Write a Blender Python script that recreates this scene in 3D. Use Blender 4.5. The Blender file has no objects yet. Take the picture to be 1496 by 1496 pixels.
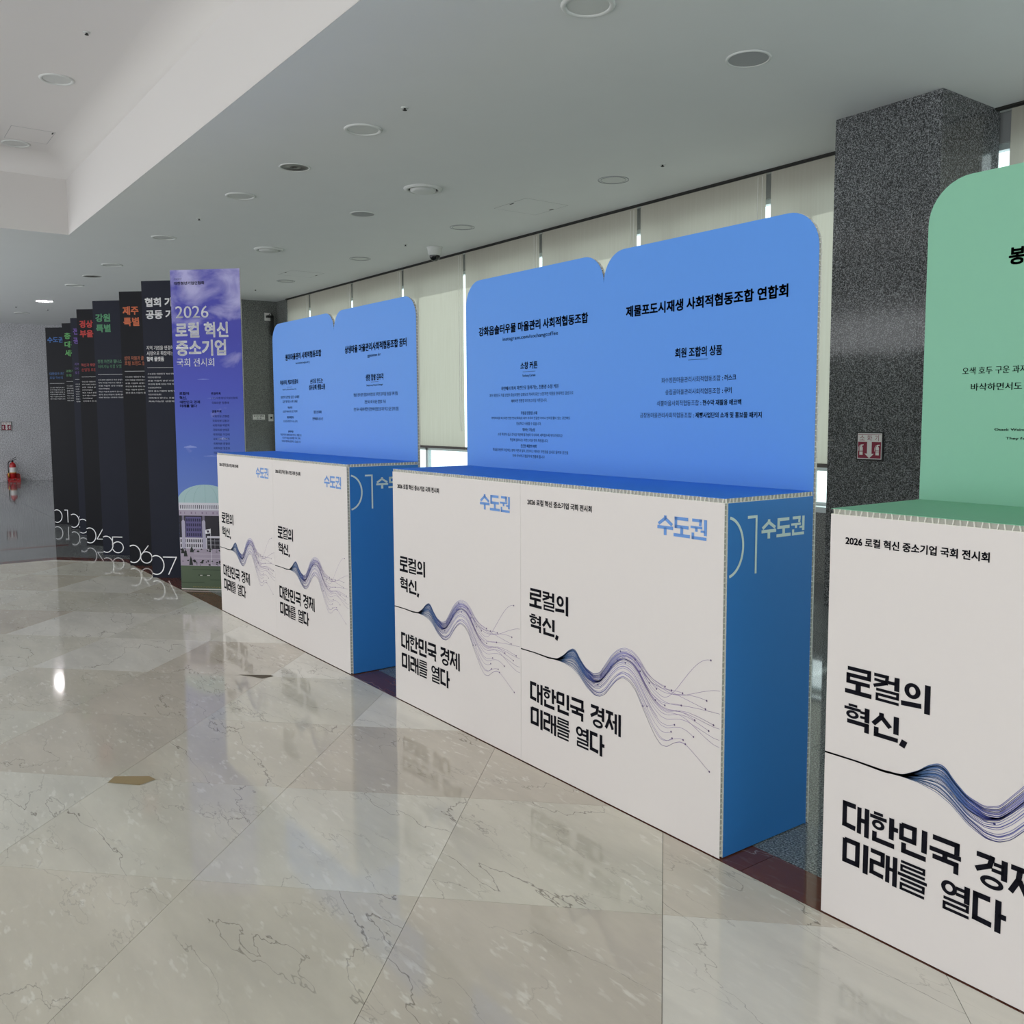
import bpy, math, random
import numpy as np
from mathutils import Vector, Matrix

random.seed(7)
S = bpy.context.scene
COL = S.collection

# ------------------------------------------------------------------ camera, world, exposure
F_PX, YAW, PITCH, ROLL = 1344.34, 0.9293, 0.0893, -0.0032
CAM = Vector((0.0, -2.1462, 1.4))
fw = Vector((-math.sin(YAW) * math.cos(PITCH), math.cos(YAW) * math.cos(PITCH), -math.sin(PITCH)))
r0 = Vector((math.cos(YAW), math.sin(YAW), 0.0))
u0 = r0.cross(fw)
cr, sr = math.cos(ROLL), math.sin(ROLL)
rt, up = cr * r0 + sr * u0, -sr * r0 + cr * u0
cd = bpy.data.cameras.new('camera')
cd.sensor_width = 36.0
cd.lens = 36.0 * F_PX / 1496.0
cd.shift_x = -27.93 / 1496.0
cd.shift_y = -19.55 / 1496.0
cd.clip_start = 0.05
cd.clip_end = 500
cam = bpy.data.objects.new('camera', cd)
COL.objects.link(cam)
m = Matrix.Identity(4)
for i in range(3):
    m[i][0], m[i][1], m[i][2], m[i][3] = rt[i], up[i], -fw[i], CAM[i]
cam.matrix_world = m
S.camera = cam

w = bpy.data.worlds.new('overcast_sky')
S.world = w
w.use_nodes = True
w.node_tree.nodes['Background'].inputs[0].default_value = (0.95, 0.975, 1.0, 1)
w.node_tree.nodes['Background'].inputs[1].default_value = 2.35

sl = bpy.data.lights.new('sun', 'SUN')
sl.energy = 5.0
sl.angle = math.radians(1.2)
sl.color = (1.0, 0.98, 0.94)
sun = bpy.data.objects.new('sun', sl)
COL.objects.link(sun)
# the sun stands high outside the window wall and a little to the left
sun.rotation_euler = Vector((0.08, -0.70, -0.58)).to_track_quat('-Z', 'Y').to_euler()

S.view_settings.view_transform = 'Standard'
S.view_settings.look = 'None'
S.view_settings.exposure = 0.0
S.view_settings.gamma = 1.0
S.view_settings.use_curve_mapping = False

# ------------------------------------------------------------------ room dimensions
ZC = 3.478      # ceiling
YW = 4.297      # blind plane / window wall
XL = -23.30     # far left wall
XE = -16.32     # end wall beside the windows
XR = 9.0
YB = -6.6      # unseen open front behind the photographer, set close to let in daylight
DEP, HB, HC = 0.4348, 2.0743, 1.1481   # booth depth, back panel height, counter height
TH = 0.016


# ------------------------------------------------------------------ materials
def lin(c):
    c = c / 255.0
    return c / 12.92 if c <= 0.04045 else ((c + 0.055) / 1.055) ** 2.4


def rgb(r, g, b):
    return (lin(r), lin(g), lin(b), 1.0)


def mat(name, col, rough=0.5, metal=0.0, spec=0.5, grain=0.0, gscale=200.0, bump=0.0):
    mt = bpy.data.materials.new(name)
    mt.use_nodes = True
    nt = mt.node_tree
    b = nt.nodes['Principled BSDF']
    b.inputs['Base Color'].default_value = col
    b.inputs['Roughness'].default_value = rough
    b.inputs['Metallic'].default_value = metal
    b.inputs['Specular IOR Level'].default_value = spec
    if grain or bump:
        tc = nt.nodes.new('ShaderNodeTexCoord')
        n = nt.nodes.new('ShaderNodeTexNoise')
        n.inputs['Scale'].default_value = gscale
        n.inputs['Detail'].default_value = 3
        nt.links.new(tc.outputs['Object'], n.inputs['Vector'])
        if grain:
            r = nt.nodes.new('ShaderNodeMapRange')
            r.inputs[3].default_value = 1 - grain
            r.inputs[4].default_value = 1 + grain
            r.clamp = False
            nt.links.new(n.outputs['Fac'], r.inputs[0])
            mx = nt.nodes.new('ShaderNodeVectorMath')
            mx.operation = 'SCALE'
            mx.inputs[0].default_value = col[:3]
            nt.links.new(r.outputs[0], mx.inputs['Scale'])
            nt.links.new(mx.outputs[0], b.inputs['Base Color'])
        if bump:
            bp = nt.nodes.new('ShaderNodeBump')
            bp.inputs['Strength'].default_value = bump
            bp.inputs['Distance'].default_value = 0.002
            nt.links.new(n.outputs['Fac'], bp.inputs['Height'])
            nt.links.new(bp.outputs[0], b.inputs['Normal'])
    return mt


def granite(name, dark, mid, light, rough, scale=220.0, spec=0.5):
    mt = bpy.data.materials.new(name)
    mt.use_nodes = True
    nt = mt.node_tree
    L = nt.links
    b = nt.nodes['Principled BSDF']
    b.inputs['Roughness'].default_value = rough
    b.inputs['Specular IOR Level'].default_value = spec
    g = nt.nodes.new('ShaderNodeNewGeometry')
    oi = nt.nodes.new('ShaderNodeObjectInfo')
    n = nt.nodes.new('ShaderNodeTexNoise')
    n.inputs['Scale'].default_value = scale
    n.inputs['Detail'].default_value = 2.5
    n.inputs['Roughness'].default_value = 0.7
    L.new(g.outputs['Position'], n.inputs['Vector'])
    r = nt.nodes.new('ShaderNodeValToRGB')
    e = r.color_ramp.elements
    e[0].position, e[0].color = 0.38, dark
    e[1].position, e[1].color = 0.50, mid
    x = e.new(0.64)
    x.color = light
    L.new(n.outputs['Fac'], r.inputs[0])
    n2 = nt.nodes.new('ShaderNodeTexNoise')
    n2.inputs['Scale'].default_value = 2.2
    n2.inputs['Detail'].default_value = 4
    L.new(g.outputs['Position'], n2.inputs['Vector'])
    mr = nt.nodes.new('ShaderNodeMapRange')
    mr.inputs[3].default_value = 0.82
    mr.inputs[4].default_value = 1.15
    L.new(n2.outputs['Fac'], mr.inputs[0])
    mr2 = nt.nodes.new('ShaderNodeMapRange')
    mr2.inputs[3].default_value = 0.93
    mr2.inputs[4].default_value = 1.06
    L.new(oi.outputs['Random'], mr2.inputs[0])
    mu = nt.nodes.new('ShaderNodeMath')
    mu.operation = 'MULTIPLY'
    L.new(mr.outputs[0], mu.inputs[0])
    L.new(mr2.outputs[0], mu.inputs[1])
    sc = nt.nodes.new('ShaderNodeVectorMath')
    sc.operation = 'SCALE'
    L.new(r.outputs[0], sc.inputs[0])
    L.new(mu.outputs[0], sc.inputs['Scale'])
    L.new(sc.outputs[0], b.inputs['Base Color'])
    return mt


def marble(name, tones, vein, fleck, rough, red=False):
    """Polished veined stone; tone and figure vary with each tile's own random number."""
    mt = bpy.data.materials.new(name)
    mt.use_nodes = True
    nt = mt.node_tree
    L = nt.links
    N = nt.nodes.new
    b = nt.nodes['Principled BSDF']
    b.inputs['Roughness'].default_value = rough
    b.inputs['IOR'].default_value = 1.52
    tc = N('ShaderNodeTexCoord')
    oi = N('ShaderNodeObjectInfo')
    off = N('ShaderNodeVectorMath')
    off.operation = 'SCALE'
    off.inputs[0].default_value = (37.0, 91.0, 13.0)
    L.new(oi.outputs['Random'], off.inputs['Scale'])
    add = N('ShaderNodeVectorMath')
    L.new(tc.outputs['Object'], add.inputs[0])
    L.new(off.outputs[0], add.inputs[1])
    mp = N('ShaderNodeMapping')
    mp.inputs['Rotation'].default_value = (0, 0, math.radians(-52 + 90))
    mp.inputs['Scale'].default_value = (0.30, 1.0, 1.0)
    L.new(add.outputs[0], mp.inputs[0])
    # tile tone
    tr = N('ShaderNodeValToRGB')
    tr.color_ramp.interpolation = 'CONSTANT' if not red else 'LINEAR'
    e = tr.color_ramp.elements
    e[0].position, e[0].color = 0.0, tones[0]
    e[1].position, e[1].color = 1.0 / len(tones), tones[1]
    for k in range(2, len(tones)):
        x = e.new(k / len(tones))
        x.color = tones[k]
    L.new(oi.outputs['Random'], tr.inputs[0])
    # cloudy variation
    n1 = N('ShaderNodeTexNoise')
    n1.inputs['Scale'].default_value = 4.5
    n1.inputs['Detail'].default_value = 6
    n1.inputs['Roughness'].default_value = 0.62
    L.new(mp.outputs[0], n1.inputs['Vector'])
    m1 = N('ShaderNodeMapRange')
    m1.inputs[1].default_value = 0.3
    m1.inputs[2].default_value = 0.7
    m1.inputs[3].default_value = 0.87
    m1.inputs[4].default_value = 1.10
    L.new(n1.outputs['Fac'], m1.inputs[0])
    s1 = N('ShaderNodeVectorMath')
    s1.operation = 'SCALE'
    L.new(tr.outputs[0], s1.inputs[0])
    L.new(m1.outputs[0], s1.inputs['Scale'])
    # pale flecks
    n2 = N('ShaderNodeTexNoise')
    n2.inputs['Scale'].default_value = 52.0
    n2.inputs['Detail'].default_value = 2
    L.new(mp.outputs[0], n2.inputs['Vector'])
    n2b = N('ShaderNodeTexNoise')
    n2b.inputs['Scale'].default_value = 5.0
    L.new(add.outputs[0], n2b.inputs['Vector'])
    m2 = N('ShaderNodeMapRange')
    m2.inputs[1].default_value = 0.57
    m2.inputs[2].default_value = 0.68
    m2.inputs[3].default_value = 0.0
    m2.inputs[4].default_value = 0.55
    L.new(n2.outputs['Fac'], m2.inputs[0])
    m2b = N('ShaderNodeMapRange')
    m2b.inputs[1].default_value = 0.42
    m2b.inputs[2].default_value = 0.62
    L.new(n2b.outputs['Fac'], m2b.inputs[0])
    mm = N('ShaderNodeMath')
    mm.operation = 'MULTIPLY'
    L.new(m2.outputs[0], mm.inputs[0])
    L.new(m2b.outputs[0], mm.inputs[1])
    mx = N('ShaderNodeMix')
    mx.data_type = 'RGBA'
    L.new(mm.outputs[0], mx.inputs['Factor'])
    L.new(s1.outputs[0], mx.inputs['A'])
    mx.inputs['B'].default_value = fleck
    cur = mx.outputs['Result']
    # veins: thin level lines of a rough noise, two sizes
    for sc, wd, am, gate in ((1.3, 0.0015, 0.75, 0.46), (4.4, 0.0040, 0.26, 0.48), (2.4, 0.0022, 0.55, 0.50)):
        n3 = N('ShaderNodeTexNoise')
        n3.inputs['Scale'].default_value = sc
        n3.inputs['Detail'].default_value = 7
        n3.inputs['Roughness'].default_value = 0.52
        L.new(mp.outputs[0], n3.inputs['Vector'])
        a = N('ShaderNodeMath')
        a.operation = 'SUBTRACT'
        a.inputs[1].default_value = 0.5
        L.new(n3.outputs['Fac'], a.inputs[0])
        ab = N('ShaderNodeMath')
        ab.operation = 'ABSOLUTE'
        L.new(a.outputs[0], ab.inputs[0])
        m3 = N('ShaderNodeMapRange')
        m3.inputs[1].default_value = 0.0
        m3.inputs[2].default_value = wd
        m3.inputs[3].default_value = am
        m3.inputs[4].default_value = 0.0
        L.new(ab.outputs[0], m3.inputs[0])
        n4 = N('ShaderNodeTexNoise')
        n4.inputs['Scale'].default_value = sc * 0.7
        L.new(add.outputs[0], n4.inputs['Vector'])
        m4 = N('ShaderNodeMapRange')
        m4.inputs[1].default_value = gate - 0.08
        m4.inputs[2].default_value = gate + 0.06
        L.new(n4.outputs['Fac'], m4.inputs[0])
        mm = N('ShaderNodeMath')
        mm.operation = 'MULTIPLY'
        L.new(m3.outputs[0], mm.inputs[0])
        L.new(m4.outputs[0], mm.inputs[1])
        mx = N('ShaderNodeMix')
        mx.data_type = 'RGBA'
        L.new(mm.outputs[0], mx.inputs['Factor'])
        L.new(cur, mx.inputs['A'])
        mx.inputs['B'].default_value = vein
        cur = mx.outputs['Result']
    L.new(cur, b.inputs['Base Color'])
    # faint unevenness of the polish
    n5 = N('ShaderNodeTexNoise')
    n5.inputs['Scale'].default_value = 1.7
    n5.inputs['Detail'].default_value = 3
    L.new(add.outputs[0], n5.inputs['Vector'])
    m5 = N('ShaderNodeMapRange')
    m5.inputs[3].default_value = rough * 0.7
    m5.inputs[4].default_value = rough * 1.4
    L.new(n5.outputs['Fac'], m5.inputs[0])
    L.new(m5.outputs[0], b.inputs['Roughness'])
    return mt


def emis(name, col, st):
    mt = bpy.data.materials.new(name)
    mt.use_nodes = True
    nt = mt.node_tree
    b = nt.nodes['Principled BSDF']
    b.inputs['Base Color'].default_value = col
    b.inputs['Emission Color'].default_value = col
    b.inputs['Emission Strength'].default_value = st
    return mt


M = {}
M['beige'] = marble('beige_marble', [rgb(219, 215, 200), rgb(213, 207, 191), rgb(230, 227, 216), rgb(216, 212, 197), rgb(209, 201, 186), rgb(222, 219, 206)],
                    rgb(108, 98, 86), rgb(242, 240, 230), 0.055)
M['redstone'] = marble('red_marble', [rgb(104, 58, 46), rgb(96, 52, 42), rgb(112, 66, 52)], rgb(190, 170, 160), rgb(120, 84, 72), 0.05, True)
M['grout'] = mat('grout', rgb(96, 88, 78), 0.8)
M['floor_granite'] = granite('floor_granite', rgb(58, 62, 64), rgb(112, 116, 118), rgb(172, 175, 175), 0.045, 150)
M['dark_granite'] = granite('pillar_granite', rgb(30, 31, 32), rgb(80, 82, 84), rgb(150, 152, 155), 0.10, 150)
M['wall_granite'] = granite('wall_granite', rgb(146, 146, 150), rgb(194, 194, 199), rgb(228, 228, 232), 0.3, 60)
M['end_granite'] = granite('end_wall_granite', rgb(60, 62, 60), rgb(104, 107, 104), rgb(156, 158, 154), 0.3, 110)
M['ceiling'] = mat('ceiling_paint', rgb(216, 218, 218), 0.9, grain=0.02, gscale=3)
M['coffer'] = mat('coffer_paint', rgb(216, 213, 211), 0.9)
M['white_wall'] = mat('white_wall', rgb(205, 203, 198), 0.85)
M['white_print'] = mat('white_print', rgb(223, 217, 214), 0.55, grain=0.01, gscale=40, spec=0.3)
M['paper'] = mat('honeycomb_paper', rgb(232, 231, 222), 0.9, grain=0.06, gscale=120)
M['paper_dark'] = mat('honeycomb_core', rgb(178, 177, 168), 0.95)
M['blue'] = mat('blue_print', rgb(88, 148, 230), 0.5, grain=0.012, gscale=30, spec=0.3)
M['blue_dark'] = mat('deep_blue_print', rgb(46, 118, 190), 0.5, grain=0.02, gscale=30, spec=0.3)
M['blue_top'] = mat('counter_blue_print', rgb(66, 136, 236), 0.6, spec=0.12)
M['green'] = mat('green_print', rgb(132, 190, 162), 0.5, grain=0.012, gscale=30, spec=0.3)
M['green_top'] = mat('counter_green_print', rgb(136, 196, 164), 0.6, spec=0.12)
M['ink'] = mat('black_ink', rgb(20, 20, 28), 0.8, spec=0.08)
M['ink_soft'] = mat('soft_black_ink', rgb(18, 22, 44), 0.8, spec=0.08)
M['ink_blue'] = mat('blue_ink', rgb(96, 146, 214), 0.5)
M['ink_pale'] = mat('pale_ink', rgb(205, 222, 218), 0.5)
M['white_ink'] = mat('white_ink', rgb(252, 252, 254), 0.6)
M['navy_a'] = mat('navy_print', rgb(28, 31, 45), 0.6, spec=0.2)
M['navy_b'] = mat('near_black_print', rgb(16, 17, 24), 0.6, spec=0.2)
M['black'] = mat('black_plastic', rgb(16, 16, 17), 0.35)
M['black_gloss'] = mat('black_dome', rgb(8, 8, 10), 0.08)
M['white_plastic'] = mat('white_plastic', rgb(226, 226, 222), 0.4)
M['fixture_white'] = mat('fixture_white', rgb(208, 210, 208), 0.7, spec=0.2)
M['diffuser'] = mat('frosted_diffuser', rgb(200, 202, 200), 0.5, spec=0.2)
M['grille'] = mat('speaker_mesh', rgb(150, 152, 154), 0.6, grain=0.25, gscale=900)
M['grille_dark'] = mat('dark_reflector', rgb(96, 94, 90), 0.35, metal=0.3)
M['dark_and_shade'] = mat('dark_part_and_shade', rgb(40, 40, 38), 0.8)  # dark fittings, plus painted shade of the ceiling gap and lamp ring
M['metal'] = mat('aluminium', rgb(186, 192, 194), 0.35, metal=0.6)
M['frame'] = mat('window_frame', rgb(196, 206, 208), 0.4, metal=0.2)
M['steel_dark'] = mat('brown_bar', rgb(88, 82, 78), 0.5)
M['red'] = mat('extinguisher_red', rgb(176, 30, 34), 0.25)
M['sign_red'] = mat('sign_red', rgb(132, 20, 52), 0.5)
M['sign_white'] = mat('sign_white', rgb(226, 224, 222), 0.5)
M['brass'] = mat('yellow_tag', rgb(214, 160, 60), 0.5)
M['tape'] = mat('brown_tape', rgb(158, 138, 98), 0.6)
M['chip'] = mat('chipped_stone', rgb(98, 88, 74), 0.9, grain=0.2, gscale=90)
M['lamp'] = emis('lamp_white', (1, 0.97, 1.0, 1), 120.0)
for n_, c_ in {'c01': (74, 130, 205), 'c02': (116, 200, 120), 'c03': (130, 96, 190), 'c04': (226, 78, 76), 'c05': (104, 178, 132),
               'c06': (232, 128, 84)}.items():
    M[n_] = mat('print_' + {'c01': 'blue', 'c02': 'leaf_green', 'c03': 'violet', 'c04': 'coral', 'c05': 'green_text', 'c06': 'orange'}[n_], rgb(*c_), 0.5)
    M[n_ + 'd'] = mat('print_dim_' + n_[1:], rgb(*[int(q * 0.8) for q in c_]), 0.5)

# blind fabric: part of the daylight comes through
mt = bpy.data.materials.new('blind_fabric')
mt.use_nodes = True
nt = mt.node_tree
nt.nodes.remove(nt.nodes['Principled BSDF'])
out = nt.nodes['Material Output']
d_ = nt.nodes.new('ShaderNodeBsdfDiffuse')
t_ = nt.nodes.new('ShaderNodeBsdfTranslucent')
x_ = nt.nodes.new('ShaderNodeMixShader')
tc = nt.nodes.new('ShaderNodeTexCoord')
wv = nt.nodes.new('ShaderNodeTexNoise')
wv.inputs['Scale'].default_value = 3.0
mpn = nt.nodes.new('ShaderNodeMapping')
mpn.inputs['Scale'].default_value = (14, 1, 0.6)
nt.links.new(tc.outputs['Object'], mpn.inputs[0])
nt.links.new(mpn.outputs[0], wv.inputs['Vector'])
rp = nt.nodes.new('ShaderNodeValToRGB')
rp.color_ramp.elements[0].color = rgb(182, 177, 164)
rp.color_ramp.elements[1].color = rgb(194, 191, 180)
nt.links.new(wv.outputs['Fac'], rp.inputs[0])
nt.links.new(rp.outputs[0], d_.inputs['Color'])
nt.links.new(rp.outputs[0], t_.inputs['Color'])
x_.inputs[0].default_value = 0.34
nt.links.new(d_.outputs[0], x_.inputs[1])
nt.links.new(t_.outputs[0], x_.inputs[2])
nt.links.new(x_.outputs[0], out.inputs['Surface'])
M['fabric'] = mt

# window glass: clear pane with a surface reflection
mt = bpy.data.materials.new('window_glass')
mt.use_nodes = True
nt = mt.node_tree
nt.nodes.remove(nt.nodes['Principled BSDF'])
out = nt.nodes['Material Output']
tr_ = nt.nodes.new('ShaderNodeBsdfTransparent')
tr_.inputs[0].default_value = (0.86, 0.93, 0.92, 1)
gl_ = nt.nodes.new('ShaderNodeBsdfGlossy')
gl_.inputs['Roughness'].default_value = 0.02
lw_ = nt.nodes.new('ShaderNodeLayerWeight')
pw_ = nt.nodes.new('ShaderNodeMath')
pw_.operation = 'POWER'
pw_.inputs[1].default_value = 4.0
nt.links.new(lw_.outputs['Facing'], pw_.inputs[0])
fr_ = nt.nodes.new('ShaderNodeMath')
fr_.operation = 'MULTIPLY_ADD'
fr_.inputs[1].default_value = 0.6
fr_.inputs[2].default_value = 0.04
nt.links.new(pw_.outputs[0], fr_.inputs[0])
x_ = nt.nodes.new('ShaderNodeMixShader')
nt.links.new(fr_.outputs[0], x_.inputs[0])
nt.links.new(tr_.outputs[0], x_.inputs[1])
nt.links.new(gl_.outputs[0], x_.inputs[2])
nt.links.new(x_.outputs[0], out.inputs['Surface'])
M['glass'] = mt

# printed ink whose colour is carried by the drawing itself
mt = bpy.data.materials.new('wave_ink')
mt.use_nodes = True
nt = mt.node_tree
at = nt.nodes.new('ShaderNodeAttribute')
at.attribute_name = 'ink'
nt.links.new(at.outputs['Color'], nt.nodes['Principled BSDF'].inputs['Base Color'])
nt.nodes['Principled BSDF'].inputs['Roughness'].default_value = 0.55
M['wave'] = mt

# printed sky of the tall blue banner
mt = bpy.data.materials.new('printed_sky')
mt.use_nodes = True
nt = mt.node_tree
L = nt.links
b = nt.nodes['Principled BSDF']
b.inputs['Roughness'].default_value = 0.5
b.inputs['Specular IOR Level'].default_value = 0.3
tc = nt.nodes.new('ShaderNodeTexCoord')
sp = nt.nodes.new('ShaderNodeSeparateXYZ')
L.new(tc.outputs['Object'], sp.inputs[0])
mr = nt.nodes.new('ShaderNodeMapRange')
mr.inputs[1].default_value = 0.5
mr.inputs[2].default_value = 2.56
L.new(sp.outputs['Z'], mr.inputs[0])
rp = nt.nodes.new('ShaderNodeValToRGB')
e = rp.color_ramp.elements
e[0].position, e[0].color = 0.0, rgb(112, 140, 205)
e[1].position, e[1].color = 1.0, rgb(74, 72, 168)
for p_, c_ in ((0.3, (80, 108, 192)), (0.55, (72, 82, 184)), (0.75, (66, 68, 168))):
    x = e.new(p_)
    x.color = rgb(*c_)
L.new(mr.outputs[0], rp.inputs[0])
mp_ = nt.nodes.new('ShaderNodeMapping')
mp_.inputs['Location'].default_value = (0.37, 0, 0.15)
mp_.inputs['Scale'].default_value = (1.0, 1.0, 1.5)
L.new(tc.outputs['Object'], mp_.inputs[0])
ns = nt.nodes.new('ShaderNodeTexNoise')
ns.inputs['Scale'].default_value = 3.0
ns.inputs['Detail'].default_value = 7
ns.inputs['Distortion'].default_value = 0.5
L.new(mp_.outputs[0], ns.inputs['Vector'])
zr = nt.nodes.new('ShaderNodeMapRange')      # clouds are printed only in the upper part
zr.inputs[1].default_value = 1.95
zr.inputs[2].default_value = 2.35
zr.inputs[3].default_value = -0.16
zr.inputs[4].default_value = 0.05
L.new(sp.outputs['Z'], zr.inputs[0])
ad = nt.nodes.new('ShaderNodeMath')
L.new(ns.outputs['Fac'], ad.inputs[0])
L.new(zr.outputs[0], ad.inputs[1])
cr_ = nt.nodes.new('ShaderNodeMapRange')
cr_.inputs[1].default_value = 0.46
cr_.inputs[2].default_value = 0.66
cr_.inputs[4].default_value = 0.85
L.new(ad.outputs[0], cr_.inputs[0])
mx = nt.nodes.new('ShaderNodeMix')
mx.data_type = 'RGBA'
L.new(cr_.outputs[0], mx.inputs['Factor'])
L.new(rp.outputs[0], mx.inputs['A'])
mx.inputs['B'].default_value = rgb(188, 184, 224)
L.new(mx.outputs['Result'], b.inputs['Base Color'])
M['sky_print'] = mt


# ------------------------------------------------------------------ mesh helpers
class MB:
    def __init__(s):
        s.v, s.f, s.c = [], [], []

    def quad(s, a, b, c, d, col=None):
        n = len(s.v)
        s.v += [a, b, c, d]
        s.f.append((n, n + 1, n + 2, n + 3))
        s.c.append(col)

    def poly(s, pts, col=None):
        n = len(s.v)
        s.v += list(pts)
        s.f.append(tuple(range(n, n + len(pts))))
        s.c.append(col)

    def box(s, x0, x1, y0, y1, z0, z1):
        n = len(s.v)
        s.v += [(x, y, z) for z in (z0, z1) for y in (y0, y1) for x in (x0, x1)]
        for f in ((0, 2, 3, 1), (4, 5, 7, 6), (0, 1, 5, 4), (2, 6, 7, 3), (0, 4, 6, 2), (1, 3, 7, 5)):
            s.f.append(tuple(n + i for i in f))
            s.c.append(None)

    def obox(s, c, ax, ay, az):
        """box round centre c with half-axis vectors"""
        n = len(s.v)
        c, ax, ay, az = map(Vector, (c, ax, ay, az))
        s.v += [tuple(c + i * ax + j * ay + k * az) for k in (-1, 1) for j in (-1, 1) for i in (-1, 1)]
        for f in ((0, 2, 3, 1), (4, 5, 7, 6), (0, 1, 5, 4), (2, 6, 7, 3), (0, 4, 6, 2), (1, 3, 7, 5)):
            s.f.append(tuple(n + i for i in f))
            s.c.append(None)

    def prism(s, pts, d):
        """closed outline (list of 3D points) pushed by vector d"""
        n, k = len(s.v), len(pts)
        s.v += [tuple(p) for p in pts] + [tuple(Vector(p) + Vector(d)) for p in pts]
        s.f.append(tuple(range(n, n + k)))
        s.f.append(tuple(range(n + 2 * k - 1, n + k - 1, -1)))
        s.c += [None, None]
        for i in range(k):
            j = (i + 1) % k
            s.f.append((n + i, n + k + i, n + k + j, n + j))
            s.c.append(None)

    def lathe(s, prof, c=(0, 0, 0), seg=32, cap=True):
        n = len(s.v)
        for r, z in prof:
            for i in range(seg):
                a = 2 * math.pi * i / seg
                s.v.append((c[0] + r * math.cos(a), c[1] + r * math.sin(a), c[2] + z))
        for k in range(len(prof) - 1):
            for i in range(seg):
                j = (i + 1) % seg
                s.f.append((n + k * seg + i, n + k * seg + j, n + (k + 1) * seg + j, n + (k + 1) * seg + i))
                s.c.append(None)
        if cap:
            s.f.append(tuple(n + seg - 1 - i for i in range(seg)))
            s.f.append(tuple(n + (len(prof) - 1) * seg + i for i in range(seg)))
            s.c += [None, None]

    def tube(s, pts, r, seg=8):
        pts = [Vector(p) for p in pts]
        n = len(s.v)
        for i, p in enumerate(pts):
            t = (pts[min(i + 1, len(pts) - 1)] - pts[max(i - 1, 0)]).normalized()
            a = t.orthogonal().normalized()
            if i:
                a = (pa - t * pa.dot(t)).normalized()
            pa = a
            bb = t.cross(a)
            for k in range(seg):
                q = 2 * math.pi * k / seg
                s.v.append(tuple(p + r * (math.cos(q) * a + math.sin(q) * bb)))
        for i in range(len(pts) - 1):
            for k in range(seg):
                j = (k + 1) % seg
                s.f.append((n + i * seg + k, n + i * seg + j, n + (i + 1) * seg + j, n + (i + 1) * seg + k))
                s.c.append(None)
        s.f.append(tuple(n + seg - 1 - k for k in range(seg)))
        s.f.append(tuple(n + (len(pts) - 1) * seg + k for k in range(seg)))
        s.c += [None, None]

    def mesh(s, name, m, smooth=False):
        me = bpy.data.meshes.new(name)
        me.from_pydata(s.v, [], s.f)
        me.materials.append(m)
        if smooth:
            me.polygons.foreach_set('use_smooth', [True] * len(s.f))
        me.update()
        return me

    def build(s, name, m, parent=None, smooth=False, loc=None):
        return link(name, s.mesh(name, m, smooth), parent, loc)


def link(name, me, parent=None, loc=None, rz=0.0):
    o = bpy.data.objects.new(name, me)
    COL.objects.link(o)
    if parent is not None:
        o.parent = parent
    if loc is not None:
        o.location = loc
    if rz:
        o.rotation_euler = (0, 0, rz)
    return o


def thing(name, label, cat, loc=(0, 0, 0), rz=0.0, group=None):
    o = link(name, None, None, loc, rz)
    o.empty_display_size = 0.1
    tag(o, label, cat, group)
    return o


def tag(o, label, cat, group=None):
    o['label'] = label
    o['category'] = cat
    if group:
        o['group'] = group
    return o


def struct(o):
    o['kind'] = 'structure'
    return o


def copy_tree(o, parent=None):
    c = o.copy()
    COL.objects.link(c)
    c.parent = parent
    for ch in [q for q in bpy.data.objects if q.parent == o]:
        copy_tree(ch, c)
    return c


# ------------------------------------------------------------------ lettering
_glyph = {}
CHARS = []


def load_glyphs(chars):
    """one text object holding every needed character on a line of its own, cut apart afterwards"""
    c = bpy.data.curves.new('text', 'FONT')
    c.body = '\n'.join(chars)
    c.size = 1
    c.space_line = 2.0
    c.resolution_u = 3
    o = bpy.data.objects.new('text', c)
    me = bpy.data.meshes.new_from_object(o)
    co = np.zeros(len(me.vertices) * 3)
    me.vertices.foreach_get('co', co)
    co = co.reshape(-1, 3)[:, :2]
    fs = [tuple(p.vertices) for p in me.polygons]
    row = np.round(-(co[:, 1] - 0.35) / 2.0).astype(int)
    per = {}
    for f in fs:
        per.setdefault(int(row[f[0]]), []).append(f)
    for i, ch in enumerate(chars):
        ff = per.get(i, [])
        idx = sorted({v for f in ff for v in f})
        mp = {v: k for k, v in enumerate(idx)}
        q = co[idx].copy() if idx else np.zeros((0, 2))
        if idx:
            q[:, 1] += 2.0 * i
        if ord(ch) > 0x3000:
            adv = 0.92
        elif not idx:
            adv = 0.25
        else:
            adv = float(q[:, 0].max() + max(q[:, 0].min(), 0.03))
        _glyph[ch] = (q, [tuple(mp[v] for v in f) for f in ff], adv)
    bpy.data.objects.remove(o)
    bpy.data.curves.remove(c)
    bpy.data.meshes.remove(me)


def text_geo(s, off):
    co, fs, x, n = [], [], 0.0, 0
    for ch in s:
        if ch == ' ':
            x += 0.26
            continue
        q, ff, adv = _glyph[ch]
        if len(q):
            co.append(q + np.array([x, 0.0]))
            fs += [tuple(n + i for i in f) for f in ff]
            n += len(q)
        x += adv
    return np.concatenate(co), fs


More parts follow.
